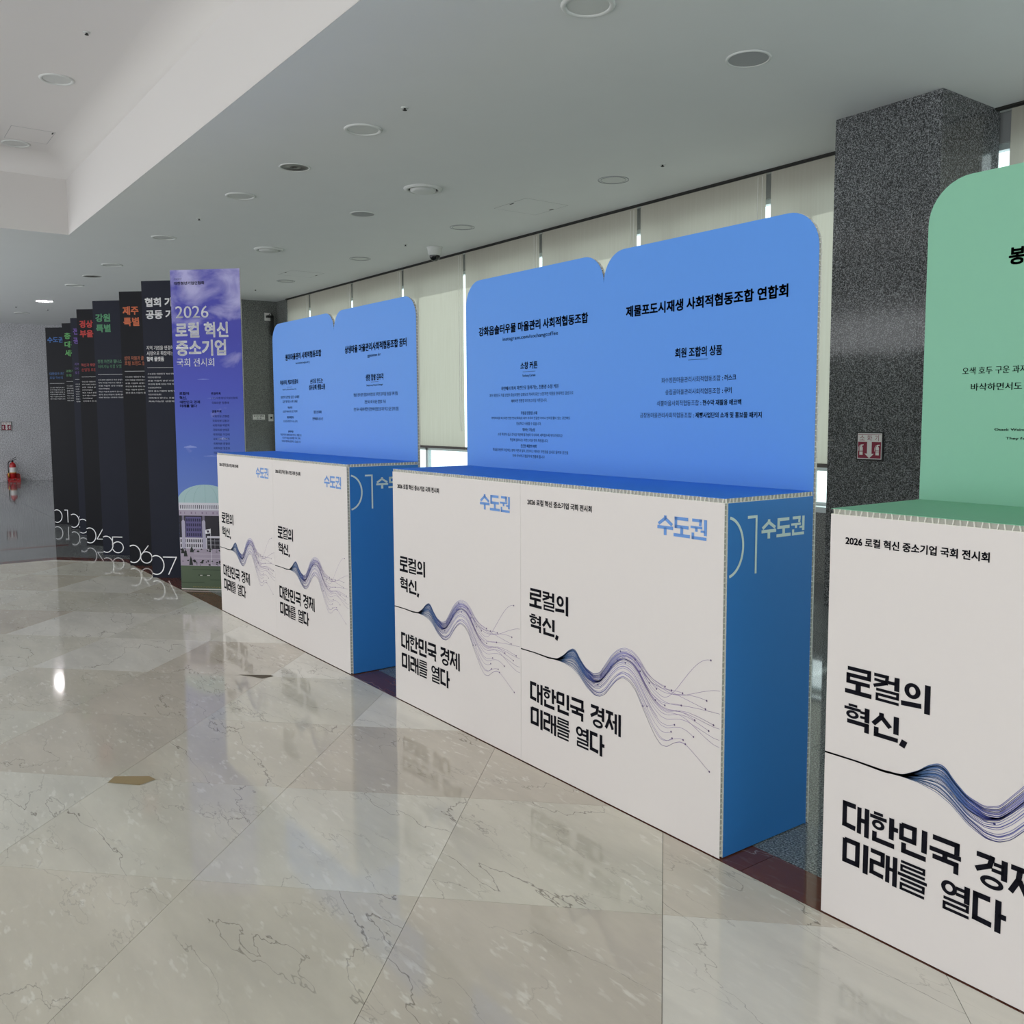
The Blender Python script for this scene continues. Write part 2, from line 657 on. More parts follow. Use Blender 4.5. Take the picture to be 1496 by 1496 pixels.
# heavy display face used on the counters: strokes in a unit square (points, width)
H = 0.118
HEAVY = {
    '로': [([(.07, .94), (.91, .94), (.91, .69), (.10, .69), (.10, .44), (.95, .44)], .105), ([(.5, .44), (.5, .10)], .15), ([(-.02, .06), (1.02, .06)], .12)],
    '컬': [([(.03, .94), (.52, .94), (.49, .70), (.02, .52)], .10), ([(.04, .76), (.48, .74)], .085), ([(.56, .76), (.86, .76)], .10), ([(.88, 1.0), (.88, .50)], .13), ([(.12, .41), (.92, .41), (.92, .235), (.16, .235), (.16, .045), (.97, .045)], .085)],
    '의': [('o', .37, .67, .27, .27, .13), ([(-.02, .15), (.70, .20)], .125), ([(.90, 1.0), (.90, -.03)], .14)],
    '혁': [([(.14, .975), (.48, .975)], .085), ([(-.02, .835), (.62, .835)], .10), ('o', .30, .59, .23, .16, .10), ([(.86, 1.0), (.86, .40)], .13), ([(.60, .78), (.86, .78)], .09), ([(.60, .58), (.86, .58)], .09), ([(.10, .285), (.86, .285), (.86, -.03)], .125)],
    '신': [([(.33, 1.0), (.33, .84), (.03, .46)], .125), ([(.36, .80), (.66, .48)], .125), ([(.87, 1.0), (.87, .28)], .135), ([(.15, .37), (.15, .055), (.95, .055)], .125)],
    ',': [([(.12, .14), (.02, -.14)], .15)],
    '대': [([(.50, .92), (.07, .92), (.07, .17), (.50, .13)], .125), ([(.64, .96), (.64, .02)], .115), ([(.93, 1.0), (.93, -.03)], .125), ([(.64, .52), (.93, .52)], .11)],
    '한': [([(.12, .975), (.46, .975)], .085), ([(-.02, .835), (.60, .835)], .10), ('o', .29, .59, .22, .16, .10), ([(.78, 1.0), (.78, .26)], .13), ([(.78, .65), (1.02, .65)], .11), ([(.16, .33), (.16, .055), (.90, .055)], .12)],
    '민': [([(.07, .92), (.52, .92), (.52, .47), (.07, .47), (.07, .95)], .115), ([(.87, 1.0), (.87, .24)], .135), ([(.16, .33), (.16, .055), (.94, .055)], .12)],
    '국': [([(.08, .92), (.88, .92), (.88, .60)], .12), ([(-.02, .52), (1.02, .52)], .11), ([(.5, .52), (.5, .30)], .12), ([(.09, .285), (.87, .285), (.87, -.03)], .115)],
    '경': [([(.03, .93), (.50, .93), (.44, .68), (.02, .44)], .115), ([(.88, 1.0), (.88, .36)], .13), ([(.56, .79), (.88, .79)], .095), ([(.50, .59), (.88, .59)], .095), ('o', .52, .17, .34, .185, .115)],
    '제': [([(.0, .92), (.50, .92)], .115), ([(.27, .92), (.23, .58), (.01, .14)], .12), ([(.26, .58), (.48, .18)], .12), ([(.46, .55), (.68, .55)], .10), ([(.68, .96), (.68, .02)], .11), ([(.94, 1.0), (.94, -.03)], .12)],
    '미': [([(.07, .91), (.58, .91), (.58, .17), (.07, .17), (.07, .95)], .125), ([(.90, 1.0), (.90, -.03)], .14)],
    '래': [([(.02, .91), (.48, .91), (.48, .54), (.07, .54), (.07, .16), (.52, .13)], .11), ([(.67, .96), (.67, .02)], .11), ([(.94, 1.0), (.94, -.03)], .12), ([(.67, .52), (.94, .52)], .10)],
    '를': [([(.08, .965), (.90, .965), (.90, .825), (.11, .825), (.11, .675), (.94, .675)], .075), ([(-.02, .515), (1.02, .515)], .09), ([(.08, .36), (.90, .36), (.90, .20), (.11, .20), (.11, .03), (.94, .03)], .078)],
    '열': [('o', .29, .74, .25, .22, .11), ([(.88, 1.0), (.88, .44)], .13), ([(.52, .83), (.88, .83)], .09), ([(.52, .64), (.88, .64)], .09), ([(.12, .375), (.91, .375), (.91, .21), (.15, .21), (.15, .03), (.96, .03)], .082)],
    '다': [([(.54, .91), (.08, .91), (.08, .15), (.60, .12)], .125), ([(.79, 1.0), (.79, -.03)], .135), ([(.79, .52), (1.04, .52)], .12)],
    '수': [([(.5, 1.0), (.5, .86), (.05, .53)], .12), ([(.5, .84), (.95, .53)], .12), ([(-.02, .37), (1.02, .37)], .12), ([(.5, .37), (.5, -.03)], .13)],
    '도': [([(.90, .92), (.12, .92), (.12, .50), (.93, .50)], .12), ([(.5, .50), (.5, .10)], .13), ([(-.02, .06), (1.02, .06)], .12)],
    '권': [([(.08, .93), (.60, .93), (.57, .66)], .11), ([(-.02, .575), (.70, .575)], .10), ([(.34, .575), (.34, .36)], .11), ([(.60, .40), (.88, .40)], .09), ([(.89, 1.0), (.89, .20)], .125), ([(.13, .30), (.13, .045), (.96, .045)], .11)],
}


def stroke(mb, pts, wd, fx, y):
    """straight strokes with squared corners; fx maps unit coordinates to the panel"""
    for i in range(len(pts) - 1):
        a, b = Vector(pts[i]), Vector(pts[i + 1])
        t = (b - a).normalized()
        n = Vector((-t.y, t.x)) * wd / 2
        if i > 0:
            p = (Vector(pts[i]) - Vector(pts[i - 1])).normalized()
            a = a - t * wd / 2 * min(1, abs(p.x * t.y - p.y * t.x))
        if i < len(pts) - 2:
            p = (Vector(pts[i + 2]) - Vector(pts[i + 1])).normalized()
            b = b + t * wd / 2 * min(1, abs(p.x * t.y - p.y * t.x))
        q = [fx(a - n), fx(b - n), fx(b + n), fx(a + n)]
        mb.quad(*[(c[0], y, c[1]) for c in q])


def heavy_text(s, u0, u1, z0, h, name, m, lift=0.0009):
    """z0..z0+h is the height of the square letters"""
    wtot, x = 0.0, 0.0
    lay = []
    for ch in s:
        if ch == ' ':
            x += 0.40
            continue
        lay.append((ch, x))
        x += 1.07 if ch != ',' else 0.25
    wtot = x - 0.07 if s[-1] != ',' else x - 0.05
    k = (u1 - u0) / wtot
    mb = MB()
    for ch, x0 in lay:
        fx = lambda p, x0=x0: (u0 + (x0 + p[0]) * k, z0 + p[1] * h)
        for st in HEAVY[ch]:
            if st[0] == 'o':
                _, cx, cz, rx, rz, wd = st
                wd *= 1.3
                rx, rz = rx + 0.015, rz + 0.012
                N_ = 28
                ro = [(cx + rx * math.cos(2 * math.pi * i / N_), cz + rz * math.sin(2 * math.pi * i / N_)) for i in range(N_)]
                ri = [(cx + (rx - wd) * math.cos(2 * math.pi * i / N_), cz + (rz - wd * 0.8) * math.sin(2 * math.pi * i / N_)) for i in range(N_)]
                for i in range(N_):
                    j = (i + 1) % N_
                    q = [fx(ro[i]), fx(ro[j]), fx(ri[j]), fx(ri[i])]
                    mb.quad(*[(c[0], -lift, c[1]) for c in q])
            else:
                stroke(mb, st[0], st[1] * (1.42 if st[1] > 0.1 else 1.25), fx, -lift)
    return mb.mesh(name, m)


def letters(items, name, m, lift=0.0009, y=True):
    """items: (text, u0, u1, baseline, height, weight, mode). Local frame: u along +X, v along +Z, facing -Y."""
    mb = MB()
    for it in items:
        s, a, b_, zb, h = it[:5]
        if s == '-':
            mb.quad((a, -lift, zb), (b_, -lift, zb), (b_, -lift, zb + h), (a, -lift, zb + h))
            continue
        off = it[5] if len(it) > 5 else 0.0
        mode = it[6] if len(it) > 6 else 'k'
        co, fs = text_geo(s, off)
        lo, hi = co.min(0), co.max(0)
        sx = (b_ - a) / (hi[0] - lo[0])
        if mode == 'k':
            sz = h / (hi[1] - lo[1])
            q = [(a + (x - lo[0]) * sx, -lift, zb + (z - lo[1]) * sz) for x, z in co]
        else:
            sz = h / 0.70
            q = [(a + (x - lo[0]) * sx, -lift, zb + z * sz) for x, z in co]
        # heavy faces: the strokes are widened by laying the outline down again, slightly moved
        if off < 0.006:
            sh = [(0, 0)]
        elif off < 0.019:
            sh = [(-off, 0), (off, 0), (0, 0)]
        else:
            sh = [(-off, -off * .7), (off, -off * .7), (-off, off * .7), (off, off * .7), (0, 0), (0, off), (0, -off)]
        for dx_, dz_ in sh:
            n = len(mb.v)
            mb.v += [(p[0] + dx_ * sx, p[1], p[2] + dz_ * sz) for p in q]
            for f in fs:
                mb.f.append(tuple(n + i for i in f))
                mb.c.append(None)
    return mb.mesh(name, m)


def put_lines(items, name, m, parent, loc=None):
    """large lettering: every line is an object of its own"""
    for it in items:
        link(name, letters([it], name, m), parent, loc)


def put_small(items, name, m, parent, loc=None):
    o_ = link(name, letters(items, name, m), parent, loc)
    o_['kind'] = 'stuff'
    return o_


def ribbon(mb, pts, wd, y=-0.0009, col=None, taper=None):
    P = [Vector((p[0], 0, p[1])) for p in pts]
    L_, R_ = [], []
    for i, p in enumerate(P):
        t = (P[min(i + 1, len(P) - 1)] - P[max(i - 1, 0)])
        t.normalize()
        n = Vector((-t.z, 0, t.x))
        ww = wd if taper is None else taper(i / (len(P) - 1))
        L_.append(p + n * ww / 2)
        R_.append(p - n * ww / 2)
    for i in range(len(P) - 1):
        c = col(P[i].x) if callable(col) else col
        mb.quad((R_[i].x, y, R_[i].z), (R_[i + 1].x, y, R_[i + 1].z), (L_[i + 1].x, y, L_[i + 1].z), (L_[i].x, y, L_[i].z), c)


def arc(cx, cz, rx, rz, a0, a1, n=28):
    return [(cx + rx * math.cos(math.radians(a0 + (a1 - a0) * i / n)), cz + rz * math.sin(math.radians(a0 + (a1 - a0) * i / n))) for i in range(n + 1)]


load_glyphs(sorted(set('가각간감갑강개거건것게결경계고골공과관광구국권극근글금기길김깊깨껏께껴꽃꾸꿈끗나난내년느늑는능니다단달담대더덕던델도돌동두드득든들듦디따뛰뜻라래랜랫러려력로록를리린림마막만말맛먹멋며면명모목무문물미민및바박반받방백번벌범법베별보복봉부분브빵뿔사삭산살상새색생서석선섬성세소속손솔송쇠수술숭스습시신실심싶쌀아안암앞야양어업에여역연열엽였예오온와완요용우욱운울워원웰유육으은을읍의이인일입있자장재적전점정제조종주준줍중지직징차찹창찾채처천철청체최출충치친캐커컬코쿠크키타탁탕태터통트특튼패편평폐포폼품프플피하학한할함합해햇향허험혁현협형호홍화확환활회획히' + ''.join(chr(q_) for q_ in range(33, 127)))))

# ------------------------------------------------------------------ floor
b_ = MB()
b_.box(XL, -12.3, -3.6, YW + 0.1, -0.08, -0.021)
b_.box(-12.3, XR, YB, YW + 0.1, -0.08, -0.02)
floor = struct(b_.build('floor', M['grout']))


def clip(poly, planes):
    for (nx, ny, c) in planes:      # keep nx*x+ny*y <= c
        o = []
        for i, p in enumerate(poly):
            q = poly[(i + 1) % len(poly)]
            dp, dq = nx * p[0] + ny * p[1] - c, nx * q[0] + ny * q[1] - c
            if dp <= 0:
                o.append(p)
            if dp * dq < 0:
                t = dp / (dp - dq)
                o.append((p[0] + t * (q[0] - p[0]), p[1] + t * (q[1] - p[1])))
        poly = o
        if len(poly) < 3:
            return []
    return poly


XB = -10.05
CH0, CH1 = (-9.45, 0.0), (XB, -0.53)
nx, ny = (CH1[1] - CH0[1]), -(CH1[0] - CH0[0])
cc = nx * CH0[0] + ny * CH0[1]
if nx * (-5) + ny * (-3) > cc:
    nx, ny, cc = -nx, -ny, -cc
planes = [(0, 1, -0.003), (-1, 0, -XB), (nx, ny, cc), (1, 0, 3.0), (0, -1, 5.6)]
D = 0.998
AX, AY = -1.766, -0.37
R_T = D / 2 - 0.0011
tile_v = [(R_T, 0), (0, R_T), (-R_T, 0), (0, -R_T)]


def slab(pts, name, m, h=0.02):
    b_ = MB()
    b_.prism([(p[0], p[1], -h) for p in pts][::-1], (0, 0, h))
    return b_.mesh(name, m)


full = slab(tile_v, 'marble_tile', M['beige'])
for i in range(-30, 14):
    for j in range(-14, 4):
        if (i + j) % 2 == 0:
            continue
        cx, cy = AX + D * i / 2, AY + D * j / 2
        poly = clip([(cx + a, cy + b_) for a, b_ in tile_v], planes)
        if not poly:
            continue
        area = 0.5 * abs(sum(poly[k][0] * poly[(k + 1) % len(poly)][1] - poly[(k + 1) % len(poly)][0] * poly[k][1] for k in range(len(poly))))
        if area < 0.004:
            continue
        if area > 2 * R_T * R_T * 0.999:
            link('marble_tile', full, floor, (cx, cy, 0))
        else:
            link('marble_tile', slab([(p[0] - cx, p[1] - cy) for p in poly], 'marble_tile', M['beige']), floor, (cx, cy, 0))
# beige stone continues out of view
rest = MB()
rest.box(XB + 0.2, XR, YB, -5.602, -0.02, 0)
rest.box(3.002, XR, -5.6, -0.003, -0.02, 0)
o = rest.build('marble_paving', M['beige'], floor)
# red marble border
RW = 0.162


def redslab(pts):
    cx = sum(p[0] for p in pts) / len(pts)
    cy = sum(p[1] for p in pts) / len(pts)
    link('red_marble_slab', slab([(p[0] - cx, p[1] - cy) for p in pts], 'red_marble_slab', M['redstone']), floor, (cx, cy, 0))


g = 0.0012
x = XR
xs = [CH0[0] - 0.07]
q = -9.0
while q < XR - 0.1:
    xs.append(q)
    q += 0.9
xs.append(XR)
for a, b_ in zip(xs[:-1], xs[1:]):
    if a == xs[0]:
        redslab([(CH0[0] + g, 0), (b_ - g, 0), (b_ - g, RW), (CH0[0] - 0.07 + g, RW)])
    else:
        redslab([(a + g, 0), (b_ - g, 0), (b_ - g, RW), (a + g, RW)])
redslab([CH0, (CH0[0] - 0.07, RW), (XB - RW, -0.46), CH1])
q = -0.53
while q > YB:
    redslab([(XB - RW, q + (0.07 if q == -0.53 else 0) - g), (XB - g, q - g), (XB - g, q - 0.9 + g), (XB - RW, q - 0.9 + g)])
    q -= 0.9
# second thin border towards the far wall
q = -0.2
while q > YB + 0.6:
    redslab([(-11.22, q - g), (-11.10, q - g), (-11.10, q - 0.9 + g), (-11.22, q - 0.9 + g)])
    q -= 0.9
# grey granite slabs: behind the booths and out to the far wall
gs = 0.9


def gslab(a, b_, c, d):
    link('granite_slab', slab([((a - b_) / 2 + g, (c - d) / 2 + g), ((b_ - a) / 2 - g, (c - d) / 2 + g), ((b_ - a) / 2 - g, (d - c) / 2 - g), ((a - b_) / 2 + g, (d - c) / 2 - g)],
                              'granite_slab', M['floor_granite']), floor, ((a + b_) / 2, (c + d) / 2, 0))


xx = [CH0[0] - 0.072 + gs * k for k in range(0, 21)]
ys = [RW + 0.001] + [RW + gs * k for k in range(1, 5)] + [YW + 0.1]
for a, b_ in zip(xx[:-1], xx[1:]):
    for c, d in zip(ys[:-1], ys[1:]):
        gslab(a, b_, c, d)
xx = [xx[0] - gs * k for k in range(0, 16)] + [XL]
for b_, a in zip(xx[:-1], xx[1:]):
    for c, d in zip(ys[:-1], ys[1:]):
        gslab(a, b_, c, d)
far = MB()
far.prism([(p[0], p[1], -0.02) for p in [(CH0[0] - 0.072, RW), (XL, RW), (XL, -3.6), (-12.3, -3.6), (-12.3, YB), (XB - RW - 0.001, YB), (XB - RW - 0.001, -0.46)]], (0, 0, 0.0195))
far.build('granite_paving', M['floor_granite'], floor)

# blemishes on the floor
b_ = MB()
b_.poly([(-0.075, -0.03, 0.0015), (0.06, -0.05, 0.0015), (0.095, 0.01, 0.0015), (0.055, 0.04, 0.0015), (-0.08, 0.03, 0.0015)])
o = b_.build('tape_patch', M['tape'], loc=(-3.70, -1.325, 0))
o.rotation_euler = (0, 0, math.radians(50))
tag(o, 'small brown tape patch stuck over a joint of the beige marble floor', 'tape')
b_ = MB()
b_.poly([(-0.13, 0.012, 0.0012), (-0.05, -0.012, 0.0012), (0.03, -0.05, 0.0012), (0.075, 0.0, 0.0012), (0.05, 0.02, 0.0012)])
o = b_.build('chipped_corner', M['chip'], floor, loc=(-4.80, -0.40, 0))
o.rotation_euler = (0, 0, math.radians(48))

# ------------------------------------------------------------------ ceiling with raised coffer
cX0, cX1, cY0, cY1 = -11.75, 7.5, -5.6, 0.055
b_ = MB()
b_.box(XL, XR, cY1, YW + 0.25, ZC, ZC + 0.06)
b_.box(XL, -12.3, -3.6, cY1, ZC, ZC + 0.06)
b_.box(-12.3, cX0, YB, cY1, ZC, ZC + 0.06)
b_.box(cX1, XR, YB, cY1, ZC, ZC + 0.06)
b_.box(cX0, cX1, YB, cY0, ZC, ZC + 0.06)
ceiling = struct(b_.build('ceiling', M['ceiling']))
b_ = MB()
ZT, RC = 4.31, 0.22
rings = [(0.003, ZC - 0.0005), (0.003, ZC + 0.05)] + [(0.003 + RC * (1 - math.cos(t)), ZT - RC + RC * math.sin(t)) for t in [math.radians(a) for a in range(0, 91, 10)]]
for d, z in rings:
    b_.v += [(cX0 + d, cY0 + d, z), (cX1 - d, cY0 + d, z), (cX1 - d, cY1 - d, z), (cX0 + d, cY1 - d, z)]
for k in range(len(rings) - 1):
    for i in range(4):
        j = (i + 1) % 4
        b_.f.append((k * 4 + i, (k + 1) * 4 + i, (k + 1) * 4 + j, k * 4 + j))
n = 4 * (len(rings) - 1)
b_.f.append((n + 3, n + 2, n + 1, n))
me = b_.mesh('coffer', M['coffer'])
for p in me.polygons:
    p.use_smooth = 8 <= p.index < 4 * (len(rings) - 1)
link('coffer', me, ceiling)
b_ = MB()
b_.box(cX0 - 0.1, cX1 + 0.1, cY0 - 0.1, cY1 + 0.1, ZT + 0.03, ZT + 0.08)
b_.build('roof_slab', M['ceiling'], ceiling)
# dark strips as painted shade along the gap where ceiling meets the blinds
b_ = MB()
b_.box(XE + 0.5, XR, YW - 0.035, YW - 0.028, ZC - 0.012, ZC)
b_.box(XE + 0.5, XR, YW - 0.012, YW - 0.004, ZC - 0.02, ZC)
struct(b_.build('gap_shade_strip', M['dark_and_shade']))

# ------------------------------------------------------------------ walls
b_ = MB()
b_.box(XL - 0.2, XL, -3.6, YW + 0.3, 0, ZC)
wall_left = struct(b_.build('wall_left', M['wall_granite']))
b_ = MB()
b_.box(XL, XL + 0.006, -3.6, 2.6, 0.0, 0.148)
struct(b_.build('baseboard_left', M['wall_granite']))
b_ = MB()
b_.box(XL, XE, 2.62, YW + 0.3, 0, ZC)
b_.box(XE, -15.86, YW, YW + 0.3, 0, ZC)
struct(b_.build('wall_end', M['end_granite']))
b_ = MB()
b_.box(XR, XR + 0.2, 1.0, YW + 0.3, 0, ZT)
struct(b_.build('wall_right', M['white_wall']))
# unseen hall front: white piers and beam, left open between to let daylight in
YN = -3.3       # unseen opening brought nearer beyond the coffer, added to brighten the far wall
b_ = MB()
b_.box(-12.3, XR, YB - 0.3, YB, ZC - 0.1, ZT + 0.2)
b_.box(XL, -12.3, YN - 0.3, YN, ZC - 0.1, ZC + 0.2)
for k in range(6):
    xk = -12.3 + 4.0 * k + 0.2
    b_.box(xk, xk + 0.35, YB - 0.3, YB, 0, ZC)
for xk in (-23.2, -18.0):
    b_.box(xk, xk + 0.35, YN - 0.3, YN, 0, ZC)
struct(b_.build('wall_back', M['white_wall']))

# window wall: low granite wall, sill, frames and panes, spandrel above
b_ = MB()
b_.box(-15.86, XR, YW + 0.03, YW + 0.3, 0, 0.60)
struct(b_.build('wall_window', M['end_granite']))
b_ = MB()
b_.box(-15.86, XR, YW - 0.01, YW + 0.3, 0.60, 0.645)
struct(b_.build('trim_2', M['frame']))
b_ = MB()
b_.box(-15.86, XR, YW + 0.10, YW + 0.3, 3.27, ZC)
struct(b_.build('trim_3', M['grille']))
xm = [-15.84] + [-14.84 + 1.602 * k for k in range(0, 15)]
for k, (a, c) in enumerate(zip(xm[:-1], xm[1:])):
    fr = MB()
    o_ = 0.40     # frames stand out of line with the gaps between blinds
    a_, c_ = a + (o_ if k else 0), c + o_
    fr.box(a_ - 0.03, a_ + 0.03, YW + 0.12, YW + 0.18, 0.645, 3.27)
    fr.box(a_, c_, YW + 0.12, YW + 0.18, 0.645, 0.672)
    fr.box(a_, c_, YW + 0.12, YW + 0.18, 0.935, 0.995)
    fr.box(a_, c_, YW + 0.12, YW + 0.18, 3.23, 3.27)
    wn = struct(fr.build('window_%d' % (k + 1), M['frame']))
    p_ = MB()
    p_.box(a_ + 0.03, c_ - 0.03, YW + 0.146, YW + 0.152, 0.672, 0.935)
    p_.build('pane', M['glass'], wn)
    p_ = MB()
    p_.box(a_ + 0.03, c_ - 0.03, YW + 0.146, YW + 0.152, 0.995, 3.23)
    p_.build('pane', M['glass'], wn)

# blinds
gaps = [-15.84, -14.852, -13.24, -11.632, -10.03, -8.43, -6.828, -5.231, -3.63]
spans = [(a + (0.02 if i == 0 else 0.027), c - 0.027) for i, (a, c) in enumerate(zip(gaps[:-1], gaps[1:]))] + [(-3.195, -1.62)]
where = ['farthest from the camera beside the dark end wall', 'second from the dark end wall', 'above the left unit of the far blue booth',
         'above the right unit of the far blue booth', 'between the two blue booths with its bottom bar in view', 'behind the left unit of the near blue booth, by the dip between its panels',
         'behind the dip between the two near blue panels', 'right part of the near blue booth, wide one behind the second panel', 'left side of the granite pillar, partly lit',
         'right of the granite pillar above the green panel']
where = ['narrow grey roller blind farthest away beside the dark end wall',
         'grey roller blind second from the dark end wall, above the far booth',
         'grey roller blind above the dip of the far blue back panels',
         'grey roller blind third span of the row right of the far booth dip',
         'grey roller blind seen down to its bottom bar between the two blue booths',
         'grey roller blind above the left back panel of the near blue booth',
         'grey roller blind above the dip of the near blue back panels',
         'grey roller blind above the right back panel of the near blue booth',
         'grey roller blind running behind the left edge of the granite pillar',
         'grey roller blind right of the granite pillar above the green panel']
if len(spans) < len(where):
    where = where[:len(spans) - 1] + [where[-1]]
for (a, c), lb in zip(spans, where):
    th = thing('roller_blind', lb, 'blind', ((a + c) / 2, YW, 0.985), group='roller blinds along the window wall')
    hw = (c - a) / 2
    b_ = MB()
    nseg = 24
    for i in range(nseg):
        u1_, u2_ = -hw + 2 * hw * i / nseg, -hw + 2 * hw * (i + 1) / nseg
        f1 = 0.004 * math.sin(u1_ * 9 + a)
        f2 = 0.004 * math.sin(u2_ * 9 + a)
        for z1, z2, k1, k2 in ((0.0, 0.8, 1, 0.5), (0.8, ZC - 0.985, 0.5, 0)):
            b_.quad((u1_, f1 * k1, z1), (u2_, f2 * k1, z1), (u2_, f2 * k2, z2), (u1_, f1 * k2, z2))
    b_.build('fabric', M['fabric'], th, True)
    b_ = MB()
    b_.box(-hw - 0.012, hw + 0.012, -0.016, 0.012, -0.012, 0.02)
    b_.build('bottom_bar', M['steel_dark'], th)
    b_ = MB()
    xq = hw - 0.06
    b_.tube([(xq - 0.012, -0.02, 2.45), (xq - 0.012, -0.02, 0.42), (xq - 0.004, -0.02, 0.32), (xq + 0.012, -0.02, 0.26), (xq + 0.035, -0.02, 0.22), (xq + 0.035, -0.02, 2.45)], 0.0022, 5)
    b_.build('pull_chain', M['white_plastic'], th)

# granite pillar, clad with slabs
PX0, PX1, PY0 = -4.086, -3.29, 3.604
pil = struct(link('pillar', (lambda b: (b.box(PX0 + 0.03, PX1 - 0.03, PY0 + 0.03, YW + 0.1, 0, ZC), b.mesh('pillar', M['dark_granite']))[1])(MB())))
zz = [0, 1.22, 2.445, ZC]
for z0_, z1_ in zip(zz[:-1], zz[1:]):
    for a, c in zip([PX0, -3.996, -3.417], [-3.996, -3.417, PX1]):
        b_ = MB()
        b_.box(-(c - a) / 2 + 0.001, (c - a) / 2 - 0.001, 0, 0.03, z0_ + 0.001, z1_ - 0.001)
        b_.build('granite_panel', M['dark_granite'], pil, loc=((a + c) / 2, PY0, 0))
    for xx_ in (PX0, PX1 - 0.03):
        for a, c in ((PY0 + 0.03, PY0 + 0.35), (PY0 + 0.35, YW + 0.03)):
            b_ = MB()
            b_.box(0, 0.03, a - PY0 + 0.001, c - PY0 - 0.001, z0_ + 0.001, z1_ - 0.001)
            b_.build('granite_panel', M['dark_granite'], pil, loc=(xx_, PY0, 0))

# ------------------------------------------------------------------ ceiling fixtures


def disc_fix(kind):
    """returns list of (part name, mesh); local z=0 is the ceiling face, downwards negative"""
    P = []
    if kind == 'ring':
        a = MB(); a.lathe([(0.140, 0.0), (0.138, -0.006), (0.130, -0.011), (0.116, -0.010), (0.110, -0.003), (0.110, 0.0)], seg=40, cap=False)
        P.append(('trim_ring', a.mesh('trim_ring', M['fixture_white'], True)))
        a = MB(); a.lathe([(0.0, -0.0045), (0.06, -0.0045), (0.111, -0.0025)], seg=40, cap=False)
        P.append(('diffuser', a.mesh('diffuser', M['diffuser'], True)))
    elif kind == 'thin':
        a = MB(); a.lathe([(0.138, 0.0), (0.137, -0.004), (0.133, -0.004), (0.132, 0.0)], seg=40, cap=False)
        a.lathe([(0.112, 0.0), (0.111, -0.004), (0.108, -0.004), (0.107, 0.0)], seg=40, cap=False)
        P.append(('trim_ring', a.mesh('trim_ring', M['grille'], True)))
        a = MB(); a.lathe([(0.0, -0.003), (0.108, -0.002)], seg=40, cap=False)
        P.append(('cover', a.mesh('cover', M['fixture_white'], True)))
    elif kind == 'grille':
        a = MB(); a.lathe([(0.132, 0.0), (0.131, -0.006), (0.124, -0.009), (0.116, -0.006), (0.116, 0.0)], seg=40, cap=False)
        P.append(('trim_ring', a.mesh('trim_ring', M['fixture_white'], True)))
        a = MB(); a.lathe([(0.0, -0.009), (0.07, -0.008), (0.117, -0.004)], seg=40, cap=False)
        P.append(('mesh_cover', a.mesh('mesh_cover', M['grille'], True)))
    elif kind == 'dark':
        a = MB(); a.lathe([(0.130, 0.0), (0.129, -0.005), (0.122, -0.007), (0.112, -0.004), (0.112, 0.0)], seg=40, cap=False)
        P.append(('trim_ring', a.mesh('trim_ring', M['fixture_white'], True)))
        a = MB(); a.lathe([(0.0, -0.003), (0.02, -0.006), (0.022, -0.0025), (0.06, -0.0025), (0.062, -0.004), (0.113, -0.002)], seg=40, cap=False)
        P.append(('reflector', a.mesh('reflector', M['grille_dark'], True)))
    elif kind == 'gimbal':
        a = MB(); a.lathe([(0.178, 0.0), (0.176, -0.008), (0.160, -0.018), (0.142, -0.020), (0.138, -0.010), (0.138, 0.0)], seg=40, cap=False)
        P.append(('trim_ring', a.mesh('trim_ring', M['fixture_white'], True)))
        a = MB(); a.lathe([(0.0, -0.002), (0.139, -0.002)], seg=40, cap=False)
        P.append(('ring_shade', a.mesh('ring_shade', M['dark_and_shade'], True)))  # flat dark disc, painted shade between ring and lens
        a = MB(); a.lathe([(0.118, -0.003), (0.118, -0.022), (0.09, -0.034), (0.05, -0.040), (0.0, -0.042)], seg=40, cap=False)
        P.append(('lens', a.mesh('lens', M['diffuser'], True)))
    elif kind == 'lit':
        a = MB(); a.lathe([(0.150, 0.0), (0.148, -0.008), (0.136, -0.012), (0.130, -0.006), (0.130, 0.0)], seg=40, cap=False)
        P.append(('trim_ring', a.mesh('trim_ring', M['fixture_white'], True)))
        a = MB(); a.lathe([(0.0, -0.02), (0.09, -0.016), (0.131, -0.004)], seg=40, cap=False)
        P.append(('lamp_disc', a.mesh('lamp_disc', M['lamp'], True)))
    elif kind == 'sprinkler':
        a = MB(); a.lathe([(0.027, 0.0), (0.026, -0.003), (0.014, -0.006), (0.010, -0.006)], seg=20, cap=True)
        P.append(('escutcheon', a.mesh('escutcheon', M['fixture_white'], True)))
        a = MB(); a.lathe([(0.007, -0.006), (0.007, -0.016), (0.015, -0.017), (0.015, -0.019), (0.004, -0.021)], seg=16)
        P.append(('sprinkler_head', a.mesh('sprinkler_head', M['dark_and_shade'], True)))
    return P


